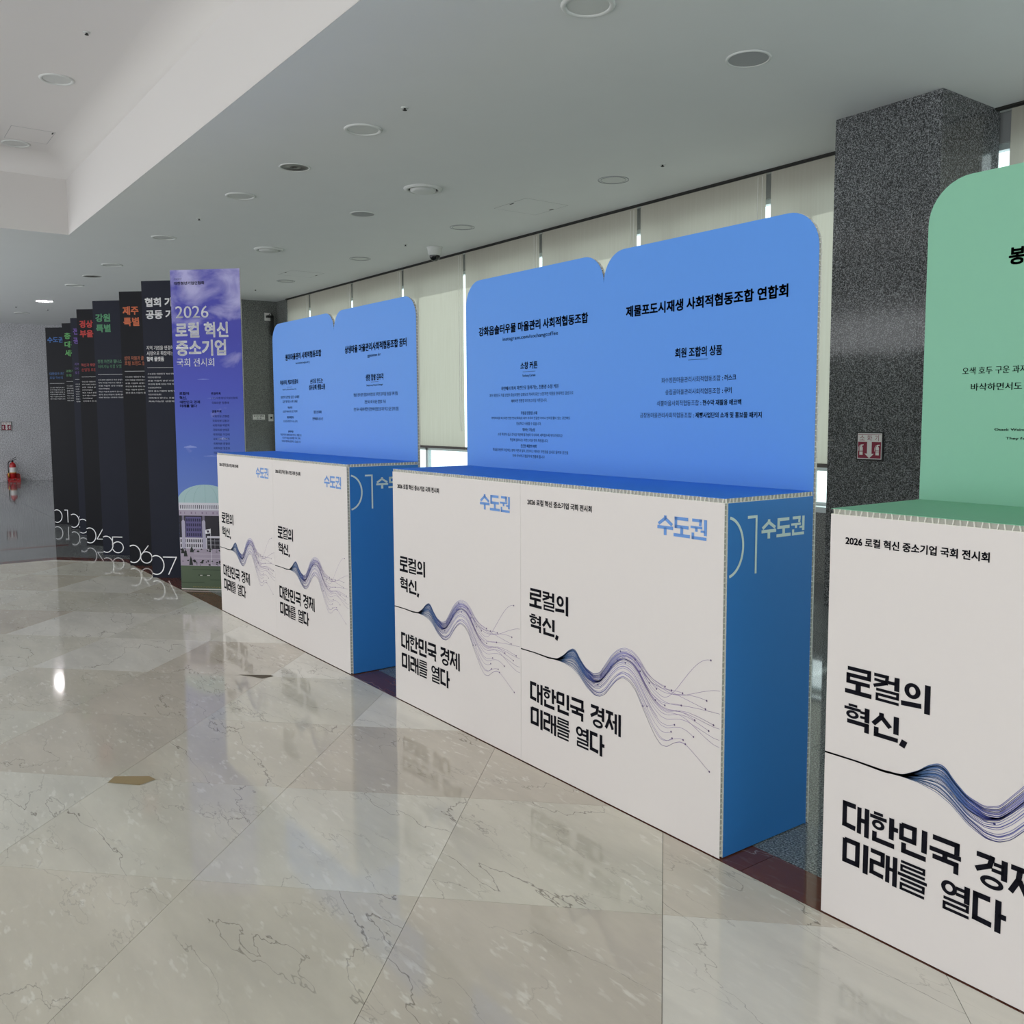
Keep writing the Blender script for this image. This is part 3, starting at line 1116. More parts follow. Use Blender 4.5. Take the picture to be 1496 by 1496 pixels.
kinds = {k: disc_fix(k) for k in ('ring', 'thin', 'grille', 'dark', 'gimbal', 'lit', 'sprinkler')}
CATS = {'ring': ('ceiling_downlight', 'light', 'round recessed ceiling lights'), 'thin': ('ceiling_cover', 'cover', 'flush round ceiling covers near the windows'),
        'grille': ('ceiling_speaker', 'speaker', 'round ceiling speakers'), 'dark': ('dark_downlight', 'light', 'dark round downlights'),
        'gimbal': ('round_ceiling_lamp', 'lamp', 'large round lamps with a bulging lens'), 'lit': ('lit_downlight', 'light', None),
        'sprinkler': ('sprinkler', 'sprinkler', 'ceiling sprinklers')}
FX = [
    ('ring', -3.73, 1.01, ZC, 'round white downlight cut by the top edge of the photo, largest on the ceiling'),
    ('ring', -6.25, 1.01, ZC, 'unlit round white downlight just before the dark round downlight'),
    ('ring', -8.76, 0.99, ZC, 'unlit round white downlight just past the dark round downlight'),
    ('ring', -11.27, 0.97, ZC, 'unlit faint downlight between the coffer corner and the blue banner'),
    ('ring', -13.68, 0.94, ZC, 'unlit downlight just past the coffer corner, above the number seven banner'),
    ('ring', -16.10, 0.92, ZC, 'small faint unlit downlight just before the single lit one'),
    ('ring', -20.89, 0.85, ZC, 'tiny unlit downlight past the lit one, nearest the far grey wall'),
    ('grille', -3.71, 2.22, ZC, 'large round grey mesh speaker in the ceiling left of the granite pillar'),
    ('grille', -8.79, 2.27, ZC, 'smaller round grey mesh speaker at mid ceiling, beyond the bulging lamp'),
    ('thin', -6.25, 3.44, ZC, 'flush round cover with a thin ring above the near blue booth'),
    ('thin', -8.76, 3.46, ZC, 'flush round cover with a thin ring beside the security camera'),
    ('thin', -11.26, 3.46, ZC, 'flush round cover third from the pillar along the windows'),
    ('thin', -13.75, 3.44, ZC, 'flush round cover farthest along the windows near the end wall'),
    ('dark', -7.51, 1.01, ZC, 'dark brown round downlight between two pale ones'),
    ('dark', -14.94, 0.94, ZC, 'small dark round downlight far off above the middle banners'),
    ('gimbal', -7.51, 2.24, ZC, 'large round ceiling lamp with bulging pale lens, the nearer one'),
    ('gimbal', -11.29, 2.23, ZC, 'round ceiling lamp with bulging pale lens, the farther one right of the blue banner'),
    ('lit', -18.54, 0.88, ZC, 'brightly lit white downlight, the only one switched on'),
    ('ring', -9.04, -0.49, ZT, 'unlit round downlight in the raised ceiling coffer, the nearer one'),
    ('ring', -12.01 + 0.25 + 0.4, -0.49, ZT, 'unlit round downlight in the raised coffer at the left photo edge'),
    ('sprinkler', -5.65, 1.02, ZC, 'sprinkler head between the two nearest downlights of the flat ceiling'),
    ('sprinkler', -5.63, 3.43, ZC, 'sprinkler head beside the flush cover above the near blue booth'),
    ('sprinkler', -10.02, 3.45, ZC, 'sprinkler head just left of the security camera'),
    ('sprinkler', -9.99, 0.98, ZC, 'sprinkler head above and right of the coffer corner'),
    ('sprinkler', -14.94, 3.40, ZC, 'tiny sprinkler head near the dark end wall'),
    ('sprinkler', -19.8, 0.60, ZC, 'tiny sprinkler head left of the lit lamp'),
    ('sprinkler', -19.96, 1.16, ZC, 'tiny sprinkler head right below the lit lamp'),
    ('sprinkler', -7.83, -0.49, ZT, 'sprinkler head in the raised coffer near the top of the photo'),
]
for k, x, y, z, lb in FX:
    nm, cat, grp = CATS[k]
    t = thing(nm, lb, cat, (x, y, z), group=grp)
    for pn, me in kinds[k]:
        link(pn, me, t)

# dome camera
t = thing('dome_camera', 'white dome security camera with black glass hanging from ceiling near the blinds', 'camera', (-9.97, 3.83, ZC))
b_ = MB(); b_.lathe([(0.095, 0.0), (0.098, -0.006), (0.088, -0.03), (0.080, -0.09), (0.066, -0.105)], seg=32)
b_.build('housing', M['fixture_white'], t, True)
b_ = MB(); b_.lathe([(0.066, -0.10)] + [(0.066 * math.cos(math.radians(a)), -0.105 - 0.066 * math.sin(math.radians(a))) for a in range(0, 90, 10)], seg=32)
b_.build('glass_dome', M['black_gloss'], t, True)


# access hatches
def hatch(x0, x1, y0, y1, z, lb, latches):
    t = thing('access_hatch', lb, 'hatch', ((x0 + x1) / 2, (y0 + y1) / 2, z), group='ceiling access hatches')
    hx, hy = (x1 - x0) / 2, (y1 - y0) / 2
    b_ = MB()
    for a in (-hx, hx - 0.003):
        b_.box(a, a + 0.003, -hy, hy, -0.0012, 0)
    for a in (-hy, hy - 0.003):
        b_.box(-hx, hx, a, a + 0.003, -0.0012, 0)
    b_.build('joint', M['grille'], t)
    b_ = MB()
    b_.box(-hx + 0.004, hx - 0.004, -hy + 0.004, hy - 0.004, -0.001, 0)
    b_.build('hatch_panel', M['coffer'] if z > ZC + 0.1 else M['ceiling'], t)
    for lx, ly in latches:
        b_ = MB()
        b_.box(lx - 0.03, lx + 0.03, ly - 0.006, ly + 0.006, -0.004, 0)
        b_.build('latch', M['dark_and_shade'], t)


hatch(-7.79, -7.25, 3.22, 3.74, ZC, 'square access hatch in the ceiling above the near blue booth', [(0.0, -0.235), (0.03, 0.235)])
hatch(-13.2, -12.7, 3.10, 3.6, ZC, 'square access hatch in the ceiling right of the blue banner top', [(0.0, -0.235), (0.0, 0.235)])
hatch(-11.2, -10.7, -0.62, -0.22, ZT, 'access hatch in the raised coffer near its corner', [(0.2, 0.18)])

# ------------------------------------------------------------------ honeycomb board
PITCH_H = 0.0175


def comb(mb, path, inward, w0, w1, depth=0.005, skew=0.0018, frame='xz'):
    """divider walls of a honeycomb board along an exposed edge; path in panel (u,v); w0,w1 = thickness range."""
    P = [Vector((p[0], p[1])) for p in path]
    d = [0.0]
    for i in range(1, len(P)):
        d.append(d[-1] + (P[i] - P[i - 1]).length)
    s = PITCH_H * 0.5
    k = 0
    while s < d[-1]:
        i = max(j for j in range(len(d)) if d[j] <= s)
        i = min(i, len(P) - 2)
        tt = (s - d[i]) / (d[i + 1] - d[i])
        p = P[i].lerp(P[i + 1], tt)
        t = (P[i + 1] - P[i]).normalized()
        nin = Vector((t.y, -t.x)) * inward
        sk = skew * (1 if k % 2 else -0.4) * random.uniform(0.6, 1.6)
        hw = 0.0011
        a = p + t * (sk - hw)
        b = p + t * (sk + hw)
        a2 = p + t * (-sk - hw)
        b2 = p + t * (-sk + hw)
        quad = [(a, w0), (b, w0), (b2, w1), (a2, w1)]
        base = [frame((q.x, q.y), ww) for q, ww in quad]
        inn = [frame((q.x + nin.x * depth, q.y + nin.y * depth), ww) for q, ww in quad]
        n = len(mb.v)
        mb.v += base + inn
        for f in ((0, 1, 2, 3), (0, 4, 5, 1), (1, 5, 6, 2), (2, 6, 7, 3), (3, 7, 4, 0)):
            mb.f.append(tuple(n + q for q in f))
            mb.c.append(None)
        s += PITCH_H * random.uniform(0.88, 1.12)
        k += 1


FXZ = lambda uv, ww: (uv[0], ww, uv[1])          # panel standing, facing -Y, thickness to +Y
FXY = lambda uv, ww: (uv[0], uv[1], -ww)         # board lying, facing up, thickness downward
LIN = 0.0013


def board(name, outline, exposed, frame, front_mat, parent, origin=(0, 0, 0), edge=True, rz=0.0, cache={}):
    """a honeycomb board: printed face sheet (the object itself), recessed core, back sheet, dividers on exposed edges."""
    key = (name, tuple(outline), front_mat.name, frame is FXZ)
    if key not in cache:
        cx = sum(p[0] for p in outline) / len(outline)
        cy = sum(p[1] for p in outline) / len(outline)
        ins = []
        for p in outline:
            dx, dy = p[0] - cx, p[1] - cy
            ins.append((p[0] - math.copysign(0.005, dx), p[1] - math.copysign(0.005, dy)))

        def pr(pts, w0, w1, m, nm):
            mb = MB()
            a = [Vector(frame(p, w0)) for p in pts]
            d = Vector(frame(pts[0], w1)) - a[0]
            mb.prism([tuple(q) for q in a], tuple(d))
            return mb.mesh(nm, m)
        face = pr(outline, 0, LIN, front_mat, name)
        core = pr(ins, LIN, TH - LIN, M['paper_dark'], 'honeycomb_core')
        back = pr(outline, TH - LIN, TH, M['paper'], 'back_sheet')
        mb = MB()
        for path, inward in exposed:
            comb(mb, path, inward, LIN, TH - LIN, frame=frame)
        cache[key] = (face, core, back, mb.mesh('honeycomb_edge', M['paper']))
    face, core, back, ed = cache[key]
    o = link(name, face, parent, origin, rz)
    link('honeycomb_core', core, o)
    link('back_sheet', back, o)
    e_ = link('honeycomb_edge', ed, o)
    e_['kind'] = 'stuff'
    return o


UW = 1.06
HF = HC - TH


def rect(a, b, c, d):
    return [(a, c), (b, c), (b, d), (a, d)]


R_C = 0.125
pts = [(0, 0), (UW, 0), (UW, HB - R_C)]
arcR = [(UW - R_C + R_C * math.cos(math.radians(a)), HB - R_C + R_C * math.sin(math.radians(a))) for a in range(0, 91, 9)]
arcL = [(R_C + R_C * math.cos(math.radians(a)), HB - R_C + R_C * math.sin(math.radians(a))) for a in range(90, 181, 9)]
back_out = [(0, 0), (UW, 0)] + arcR + arcL
back_exp = [([(UW, 0.01)] + arcR + arcL + [(0, 0.01)], -1)]

# ---- printed wave of fine lines
UPc = [(-0.002, 0.468), (0.0955, 0.4700), (0.1804, 0.4690), (0.2353, 0.4745), (0.2782, 0.4989), (0.3019, 0.5200), (0.3319, 0.5352), (0.3512, 0.5283), (0.3666, 0.5080), (0.4046, 0.4763), (0.448, 0.4641), (0.4845, 0.4764), (0.5142, 0.5137), (0.5492, 0.5571), (0.5837, 0.5832), (0.6176, 0.5948), (0.6567, 0.5911), (0.6898, 0.5711), (0.7225, 0.5361), (0.7546, 0.5153), (0.8016, 0.5014), (0.8425, 0.4926), (0.8923, 0.4863), (0.9312, 0.4814), (0.9974, 0.4731), (1.06, 0.4721)]
LOc = [(-0.002, 0.466), (0.0955, 0.4680), (0.1804, 0.4655), (0.2353, 0.4693), (0.2782, 0.4683), (0.3281, 0.4589), (0.3668, 0.4399), (0.4111, 0.4045), (0.4545, 0.3862), (0.4849, 0.388), (0.5148, 0.405), (0.55, 0.4456), (0.5788, 0.4723), (0.6073, 0.4868), (0.6411, 0.4789), (0.6691, 0.4583), (0.6968, 0.4186), (0.7297, 0.3732), (0.7622, 0.3284), (0.794, 0.2994), (0.8249, 0.3009), (0.855, 0.3231), (0.8847, 0.3369), (0.9142, 0.3344), (0.9628, 0.3085), (1.03, 0.2700)]


def smooth_curve(c):
    c = np.array(c)
    xs = np.linspace(0.0, 1.058, 213)
    ys = np.interp(xs, c[:, 0], c[:, 1])
    for _ in range(3):
        ys = np.concatenate([[ys[0]], (ys[:-2] + 2 * ys[1:-1] + ys[2:]) / 4, [ys[-1]]])
    return xs, ys


WX, WU = smooth_curve(UPc)
_, WL = smooth_curve(LOc)
# (end x, end z, strand position 0=upper 1=lower)
ENDS = [(1.0156, 0.6347, 0.10), (1.058, 0.545, 0.02), (1.0006, 0.501, 0.05), (0.9946, 0.4724, 0.0), (1.058, 0.4721, 0.14), (1.058, 0.424, 0.42), (0.9494, 0.4245, 0.36), (0.8907, 0.458, 0.3),
        (0.894, 0.4999, 0.08), (1.0125, 0.4058, 0.55), (1.058, 0.388, 0.6), (1.058, 0.365, 0.5), (0.9455, 0.3683, 0.68), (0.8464, 0.3573, 0.75), (0.8518, 0.3364, 0.85), (0.9123, 0.3338, 0.93),
        (1.0178, 0.2742, 1.0), (0.7132, 0.4104, 0.9), (0.7303, 0.4141, 0.8), (0.7691, 0.446, 0.45), (0.8138, 0.4392, 0.38), (0.739, 0.4979, 0.28), (0.778, 0.486, 0.33), (0.8474, 0.4975, 0.16),
        (0.817, 0.5035, 0.12), (0.5974, 0.5773, 0.06), (0.5817, 0.5418, 0.25), (0.6215, 0.5417, 0.22), (0.6702, 0.563, 0.1), (0.5472, 0.5105, 0.4), (0.6957, 0.5286, 0.2), (0.5168, 0.474, 0.52),
        (0.475, 0.4304, 0.72), (1.03, 0.63 - 0.2, 0.47), (0.86, 0.385, 0.65), (0.90, 0.345, 0.78)]
for k in range(7):      # plain strands that only fill the first two swells
    ENDS.append((0.70 + 0.02 * (k % 5), None, (k + 0.5) / 7))


def ink(x):
    st = [(0.0, (22, 24, 34)), (0.20, (20, 24, 40)), (0.27, (64, 98, 142)), (0.38, (70, 104, 164)), (0.46, (60, 62, 140)), (0.55, (112, 118, 186)), (0.65, (128, 116, 186)), (0.75, (142, 124, 176)), (0.9, (146, 120, 172)), (1.06, (120, 100, 140))]
    for (a, ca), (b, cb) in zip(st[:-1], st[1:]):
        if x <= b:
            t = max(0, (x - a) / (b - a))
            return tuple(lin(ca[i] + t * (cb[i] - ca[i])) for i in range(3)) + (1.0,)
    return tuple(lin(q) for q in st[-1][1]) + (1.0,)


def wave_mesh():
    mb = MB()
    for ex, ez, s in ENDS:
        n = int(np.searchsorted(WX, ex))
        x = WX[:n]
        # strands change order at the waist, where the band twists
        f = np.clip((x - 0.40) / 0.10, 0, 1)
        f = f * f * (3 - 2 * f)
        sA = 1 - (1 - s) * 1.0
        s2 = s + 0.10 * math.sin(s * 9.0) * f
        s2 = np.clip(s2, 0, 1)
        dz = WU[:n] - WL[:n]
        yy = WU[:n] - dz * s2
        # upper and lower bunches pull together on the second swell
        bunch = np.exp(-((x - 0.61) / 0.07) ** 2) * 0.018 * math.sin(math.pi * s) * (1 if s < .45 else -0.6)
        yy = yy + bunch * 0.0
        if ez is not None:
            t = np.clip((x - (ex - 0.22)) / 0.22, 0, 1)
            t = t * t * (3 - 2 * t)
            yy = yy + t * (ez - yy[-1])
        wd = 0.0016
        pts_ = list(zip(x, yy))
        ribbon(mb, pts_, wd, col=ink, taper=lambda q, e=ex: 0.0026 if q * e < 0.2 else (0.0013 if q * e < 0.5 else 0.0011))
        if ex < 1.05 and ez is not None:
            c = ink(ex)
            cx_, cz_ = pts_[-1]
            mb.poly([(cx_ + 0.0034 * math.cos(a), -0.0011, cz_ + 0.0034 * math.sin(a)) for a in [2 * math.pi * i / 10 for i in range(10)]], tuple([q * 0.5 for q in c[:3]]) + (1,))
    me = mb.mesh('wave_graphic', M['wave'])
    a = me.color_attributes.new('ink', 'FLOAT_COLOR', 'CORNER')
    cols = []
    for f, c in zip(mb.f, mb.c):
        cols += list(c) * len(f)
    a.data.foreach_set('color', cols)
    return me


WAVE = wave_mesh()
HV = 0.040     # heavy weight
headline = [heavy_text(*q_, 'headline_lettering', M['ink']) for q_ in [('로컬의', 0.060, 0.303, 0.652, 0.072), ('혁신,', 0.060, 0.244, 0.556, 0.065),
            ('대한민국 경제', 0.063, 0.596, 0.270, 0.078), ('미래를 열다', 0.066, 0.508, 0.169, 0.078)]]
caption = letters([('2026 로컬 혁신 중소기업 국회 전시회', 0.048, 0.436, 1.054, 0.023, 0.03)], 'caption_lettering', M['ink'])
region = heavy_text('수도권', 0.772, 0.990, 1.012, 0.063, 'region_lettering', M['ink_blue'])


BACK_TXT = {
    'B1': ([('강화읍솔터우물 마을관리 사회적협동조합', 0.119, 0.960, 1.798, 0.043, 0.032), ('instagram.com/sochangcoffee', 0.326, 0.754, 1.762, 0.017, 0.012, 'l'),
            ('소창 커튼', 0.470, 0.602, 1.620, 0.033, 0.026), ('-', 0.487, 0.586, 1.607, 0.0015), ('Sochang Curtain', 0.486, 0.586, 1.585, 0.011, 0.012, 'l'),
            ('자연에서 와서 자연으로 돌아가는, 친환경 소창 커튼', 0.310, 0.759, 1.524, 0.020, 0.016)],
           [("과거 대한민국 직물 산업의 중심지였던 강화도의 역사적 유산 '소창'자연 직물을 현대적인 감성으로", 0.209, 0.862, 1.494, 0.016, 0.004),
            ('재해석한 친환경 라이프스타일 커튼입니다.', 0.392, 0.674, 1.465, 0.016, 0.004), ('무형광 친환경 소재', 0.471, 0.598, 1.407, 0.016, 0.016),
            ('화학처리를 최소화한 천연 면사(목화)로 피부 자극이 민감한 아이나 반려동물이 있는 공간에도', 0.225, 0.841, 1.383, 0.015, 0),
            ('안심하고 사용할 수 있습니다.', 0.435, 0.630, 1.358, 0.015, 0), ('뛰어난 기능성', 0.484, 0.580, 1.329, 0.016, 0.016),
            ('소창 특유의 성근 조직감 덕분에 통기성이 우수하며, 세탁할수록 부드러워지고', 0.279, 0.786, 1.305, 0.015, 0),
            ('햇살에 살아나는 자연스러운 멋이 특징입니다.', 0.382, 0.681, 1.280, 0.015, 0), ('은은한 채광의 미학', 0.469, 0.594, 1.252, 0.016, 0.016),
            ('햇살을 완전히 차단하는 암막 커튼과 달리, 은은하고 따뜻한 자연광을 실내로 들여와 공간을', 0.234, 0.827, 1.229, 0.015, 0),
            ('더욱 아늑하고 평온하게 연출해 줍니다', 0.403, 0.655, 1.205, 0.015, 0)]),
    'B2': ([('제물포도시재생 사회적협동조합 연합회', 0.140, 0.940, 1.799, 0.043, 0.032), ('회원 조합의 상품', 0.418, 0.653, 1.621, 0.036, 0.026), ('-', 0.486, 0.585, 1.609, 0.0015),
            (': 러스크', 0.657, 0.721, 1.527, 0.021, 0.02), (': 쿠키', 0.657, 0.701, 1.481, 0.021, 0.02),
            (': 현수막 재활용 에코백', 0.552, 0.746, 1.438, 0.021, 0.02), (': 제빵사업단의 소개 및 홍보물 패키지', 0.516, 0.839, 1.392, 0.021, 0.02)],
           [('화수정원마을관리사회적협동조합', 0.345, 0.648, 1.527, 0.021, 0.0), ('송림골마을관리사회적협동조합', 0.367, 0.648, 1.481, 0.021, 0.0),
            ('쇠뿔마을사회적협동조합', 0.321, 0.543, 1.438, 0.021, 0.0), ('금창동마을관리사회적협동조합', 0.226, 0.507, 1.392, 0.021, 0.0)]),
    'A1': ([('원미마을관리 사회적협동조합', 0.241, 0.856, 1.803, 0.043, 0.032), ('wonmicoop.org', 0.421, 0.663, 1.769, 0.015, 0.012, 'l'),
            ('복숭아차, 캐모마일꽃차', 0.130, 0.460, 1.630, 0.035, 0.026), ('-', 0.253, 0.349, 1.613, 0.0015), ('Peach Tea, Chamomile Flower Tea', 0.172, 0.424, 1.593, 0.009, 0.01, 'l'),
            ('손으로 만드는', 0.668, 0.874, 1.626, 0.032, 0.026), ('섬유공예 생활소품', 0.643, 0.906, 1.583, 0.036, 0.026)],
           [('자연의 단맛을 담은 수제청', 0.131, 0.471, 1.531, 0.021, 0.008), ('깊은 향기를 느껴 보세요', 0.165, 0.440, 1.501, 0.019, 0.008), ('복숭아차', 0.260, 0.343, 1.458, 0.018, 0.016),
            ('신선한 복숭아로 만든 과일차', 0.163, 0.435, 1.432, 0.016, 0), ('캐모마일차', 0.242, 0.364, 1.388, 0.018, 0.016), ('은은한 꽃향기가 나는 꽃차', 0.171, 0.431, 1.361, 0.016, 0),
            ('원미마을', 0.256, 0.352, 1.288, 0.016, 0.016), ('마을 주민이 함께 정성껏 만드는 제품으로', 0.111, 0.495, 1.264, 0.016, 0), ('건강한 마을 공동체를 이어 가며', 0.141, 0.469, 1.241, 0.016, 0),
            ('지역과 함께 성장하고 있습니다', 0.129, 0.477, 1.217, 0.016, 0), ('통일 앞치마', 0.713, 0.841, 1.422, 0.021, 0.016), ('편백베개 손수건', 0.690, 0.862, 1.377, 0.021, 0.008)]),
    'A2': ([('상생마을 마을관리사회적협동조합 꿈터', 0.157, 0.950, 1.798, 0.046, 0.032), ('ggoomter.kr', 0.467, 0.638, 1.761, 0.018, 0.012, 'l'), ('생명 찹쌀 김부각', 0.439, 0.670, 1.619, 0.037, 0.026),
            ('-', 0.506, 0.604, 1.608, 0.0015), ('Saengmyeong Chapssal Gimbugak', 0.447, 0.659, 1.586, 0.010, 0.01, 'l')],
           [('햇살을 받아 말린 찹쌀과 바삭함으로 가득한 김부각을 정성을 다해 만듦', 0.269, 0.840, 1.524, 0.022, 0.006), ('천연 육수와 국내산 찹쌀로 가공', 0.418, 0.693, 1.479, 0.022, 0.006),
            ('천연 육수 사용해 깨끗한 김맛이며 입맛으로 자꾸 먹고 싶은 것이 강점', 0.265, 0.845, 1.435, 0.022, 0.006)]),
    'C1': ([('봉', 0.239, 0.281, 1.808, 0.044, 0.034), ('오색 호두 구운 과자', 0.119, 0.300, 1.514, 0.021, 0.012), ('바삭하면서도 부드러운', 0.146, 0.392, 1.468, 0.021, 0.012),
            ('Osaek Walnut', 0.218, 0.309, 1.356, 0.0065, 0.02, 'l'), ('They feature', 0.250, 0.341, 1.332, 0.0065, 0.02, 'l')], []),
}

# side lettering: numerals cut by the panel edge, and the region name
mb = MB()
z_ = [p for p in arc(0.010, 0.995, 0.076, 0.093, -84, 84, 40) if p[0] > 0.018]
ribbon(mb, z_, 0.009)
stroke(mb, [(0.106, 1.083), (0.1475, 1.083), (0.1475, 0.902)], 0.009, lambda p: p, -0.0009)
SIDE_NUM = mb.mesh('number_lettering', M['ink_pale'])
SIDE_REG = heavy_text('수도권', 0.174, 0.392, 1.010, 0.060, 'region_lettering', M['ink_pale'])


def booth(key, x0, label, front_only_side, pm, tm, side=None):
    t = thing('exhibition_booth', label, 'booth', (x0, 0, 0), group='exhibition booth units in a row')
    fp = board('front_panel', rect(0, UW - 0.0012, 0.004, HF), [([(UW - 0.0012, 0.004), (UW - 0.0012, HF)], -1)], FXZ, M['white_print'], t)
    for h_ in headline:
        link('headline_lettering', h_, fp)
    link('caption_lettering', caption, fp)
    if key != 'C1':
        link('region_lettering', region, fp)
    link('wave_graphic', WAVE, fp)['kind'] = 'stuff'
    board('counter_top', rect(0, UW - 0.0012, 0.0, DEP - 0.0005), [([(0, 0), (UW - 0.0012, 0)], -1), ([(UW - 0.0012, 0), (UW - 0.0012, DEP)], -1)], FXY, tm, t, (0, 0, HC))
    bp = board('back_panel', back_out, back_exp, FXZ, pm, t, (0, DEP, 0))
    big, small = BACK_TXT[key]
    put_lines(big, 'title_lettering', M['ink'], bp)
    if small:
        put_small(small, 'body_lettering', M['ink_soft'], bp)
    if side == 'right':
        sp_ = board('side_panel', rect(TH, DEP - 0.001, 0.004, HF), [], FXZ, M['blue_dark'], t, (UW, 0, 0), rz=math.pi / 2)
        link('number_lettering', SIDE_NUM, sp_)
        link('region_lettering', SIDE_REG, sp_)
    if side == 'left':
        b_ = MB()
        b_.box(0, TH, TH + 0.001, DEP - 0.001, 0.004, HF)
        b_.build('side_panel', M['blue_dark'] if key != 'C1' else M['green'], t)
    return t


booth('A1', -6.637, 'far blue booth unit, left half, white front touching the banner row', None, M['blue'], M['blue_top'], 'left')
booth('A2', -5.577, 'far blue booth unit, right half, with its blue side panel partly hidden', None, M['blue'], M['blue_top'], 'right')
booth('B1', -4.005, 'near blue booth unit, left half, back panel headed by the curtain text', None, M['blue'], M['blue_top'], 'left')
booth('B2', -2.945, 'near blue booth unit, right half, with the full blue 01 side panel', None, M['blue'], M['blue_top'], 'right')
booth('C1', -1.508, 'white and green booth unit cut off by the right photo edge', None, M['green'], M['green_top'], 'left')

# ------------------------------------------------------------------ banners
BH, BW = 2.56, 0.582
s45 = math.radians(45)


def digits(d):
    mb = MB()
    W_ = 0.0095
    z0 = [p for p in arc(0.038, 0.111, 0.072, 0.083, -150, 150, 48)]
    z0 = [p for p in z0 if p[0] > 0.003]
    ribbon(mb, z0, W_)
    ID = lambda p: p
    if d == 1:
        stroke(mb, [(0.148, 0.192), (0.192, 0.192), (0.192, 0.028)], W_, ID, -0.0009)
    elif d == 2:
        ribbon(mb, arc(0.165, 0.145, 0.05, 0.05, 170, -35, 20) + [(0.118, 0.034)], W_)
        stroke(mb, [(0.112, 0.032), (0.22, 0.032)], W_, ID, -0.0009)
    elif d == 3:
        ribbon(mb, arc(0.16, 0.15, 0.045, 0.042, 160, -80, 20), W_)
        ribbon(mb, arc(0.16, 0.073, 0.05, 0.045, 80, -160, 20), W_)
    elif d == 4:
        stroke(mb, [(0.20, 0.192), (0.122, 0.072), (0.24, 0.072)], W_, ID, -0.0009)
        stroke(mb, [(0.205, 0.12), (0.205, 0.028)], W_, ID, -0.0009)
    elif d == 5:
        stroke(mb, [(0.215, 0.187), (0.108, 0.187), (0.104, 0.098)], W_, ID, -0.0009)
        ribbon(mb, arc(0.162, 0.082, 0.060, 0.056, 155, -160, 36), W_)
    elif d == 6:
        stroke(mb, [(0.193, 0.195), (0.118, 0.105)], W_, ID, -0.0009)
        ribbon(mb, arc(0.168, 0.080, 0.058, 0.054, 0, 360, 40), W_)
    elif d == 7:
        stroke(mb, [(0.103, 0.183), (0.229, 0.183), (0.150, 0.028)], W_, ID, -0.0009)
    return mb.mesh('number_lettering', M['white_ink'])


LOREM = ['수도권은 대한민국 혁신 창업의 중심지로 다양한 기업이', '지역 자원을 바탕으로 새로운 가치를 만들어 가고 있습니다', '로컬 기업의 성장 모델을 통해 지속가능한 경제를', '주민과 함께 이어 가며 지역의 미래를 열어 갑니다', '혁신 기술과 문화가 만나는 현장에서 새로운 시장을',
         '전국 중소기업이 함께 협력하여 상생을 실현합니다', '이번 전시는 지역의 다양한 성과를 소개합니다', '국회에서 만나는 로컬 혁신 중소기업의 이야기', '지속가능한 성장의 길을 함께 찾아 갑니다']


def lines(n, z0, z1, colw=0.53, shorts=()):
    out = []
    for i in range(n):
        z = z0 + (z1 - z0) * i / (n - 1)
        out.append((LOREM[i % 9], 0.028, 0.028 + (0.12 if i in shorts else colw * (0.9 + 0.1 * ((i * 7) % 3) / 2)), z, 0.014, 0.01))
    return out


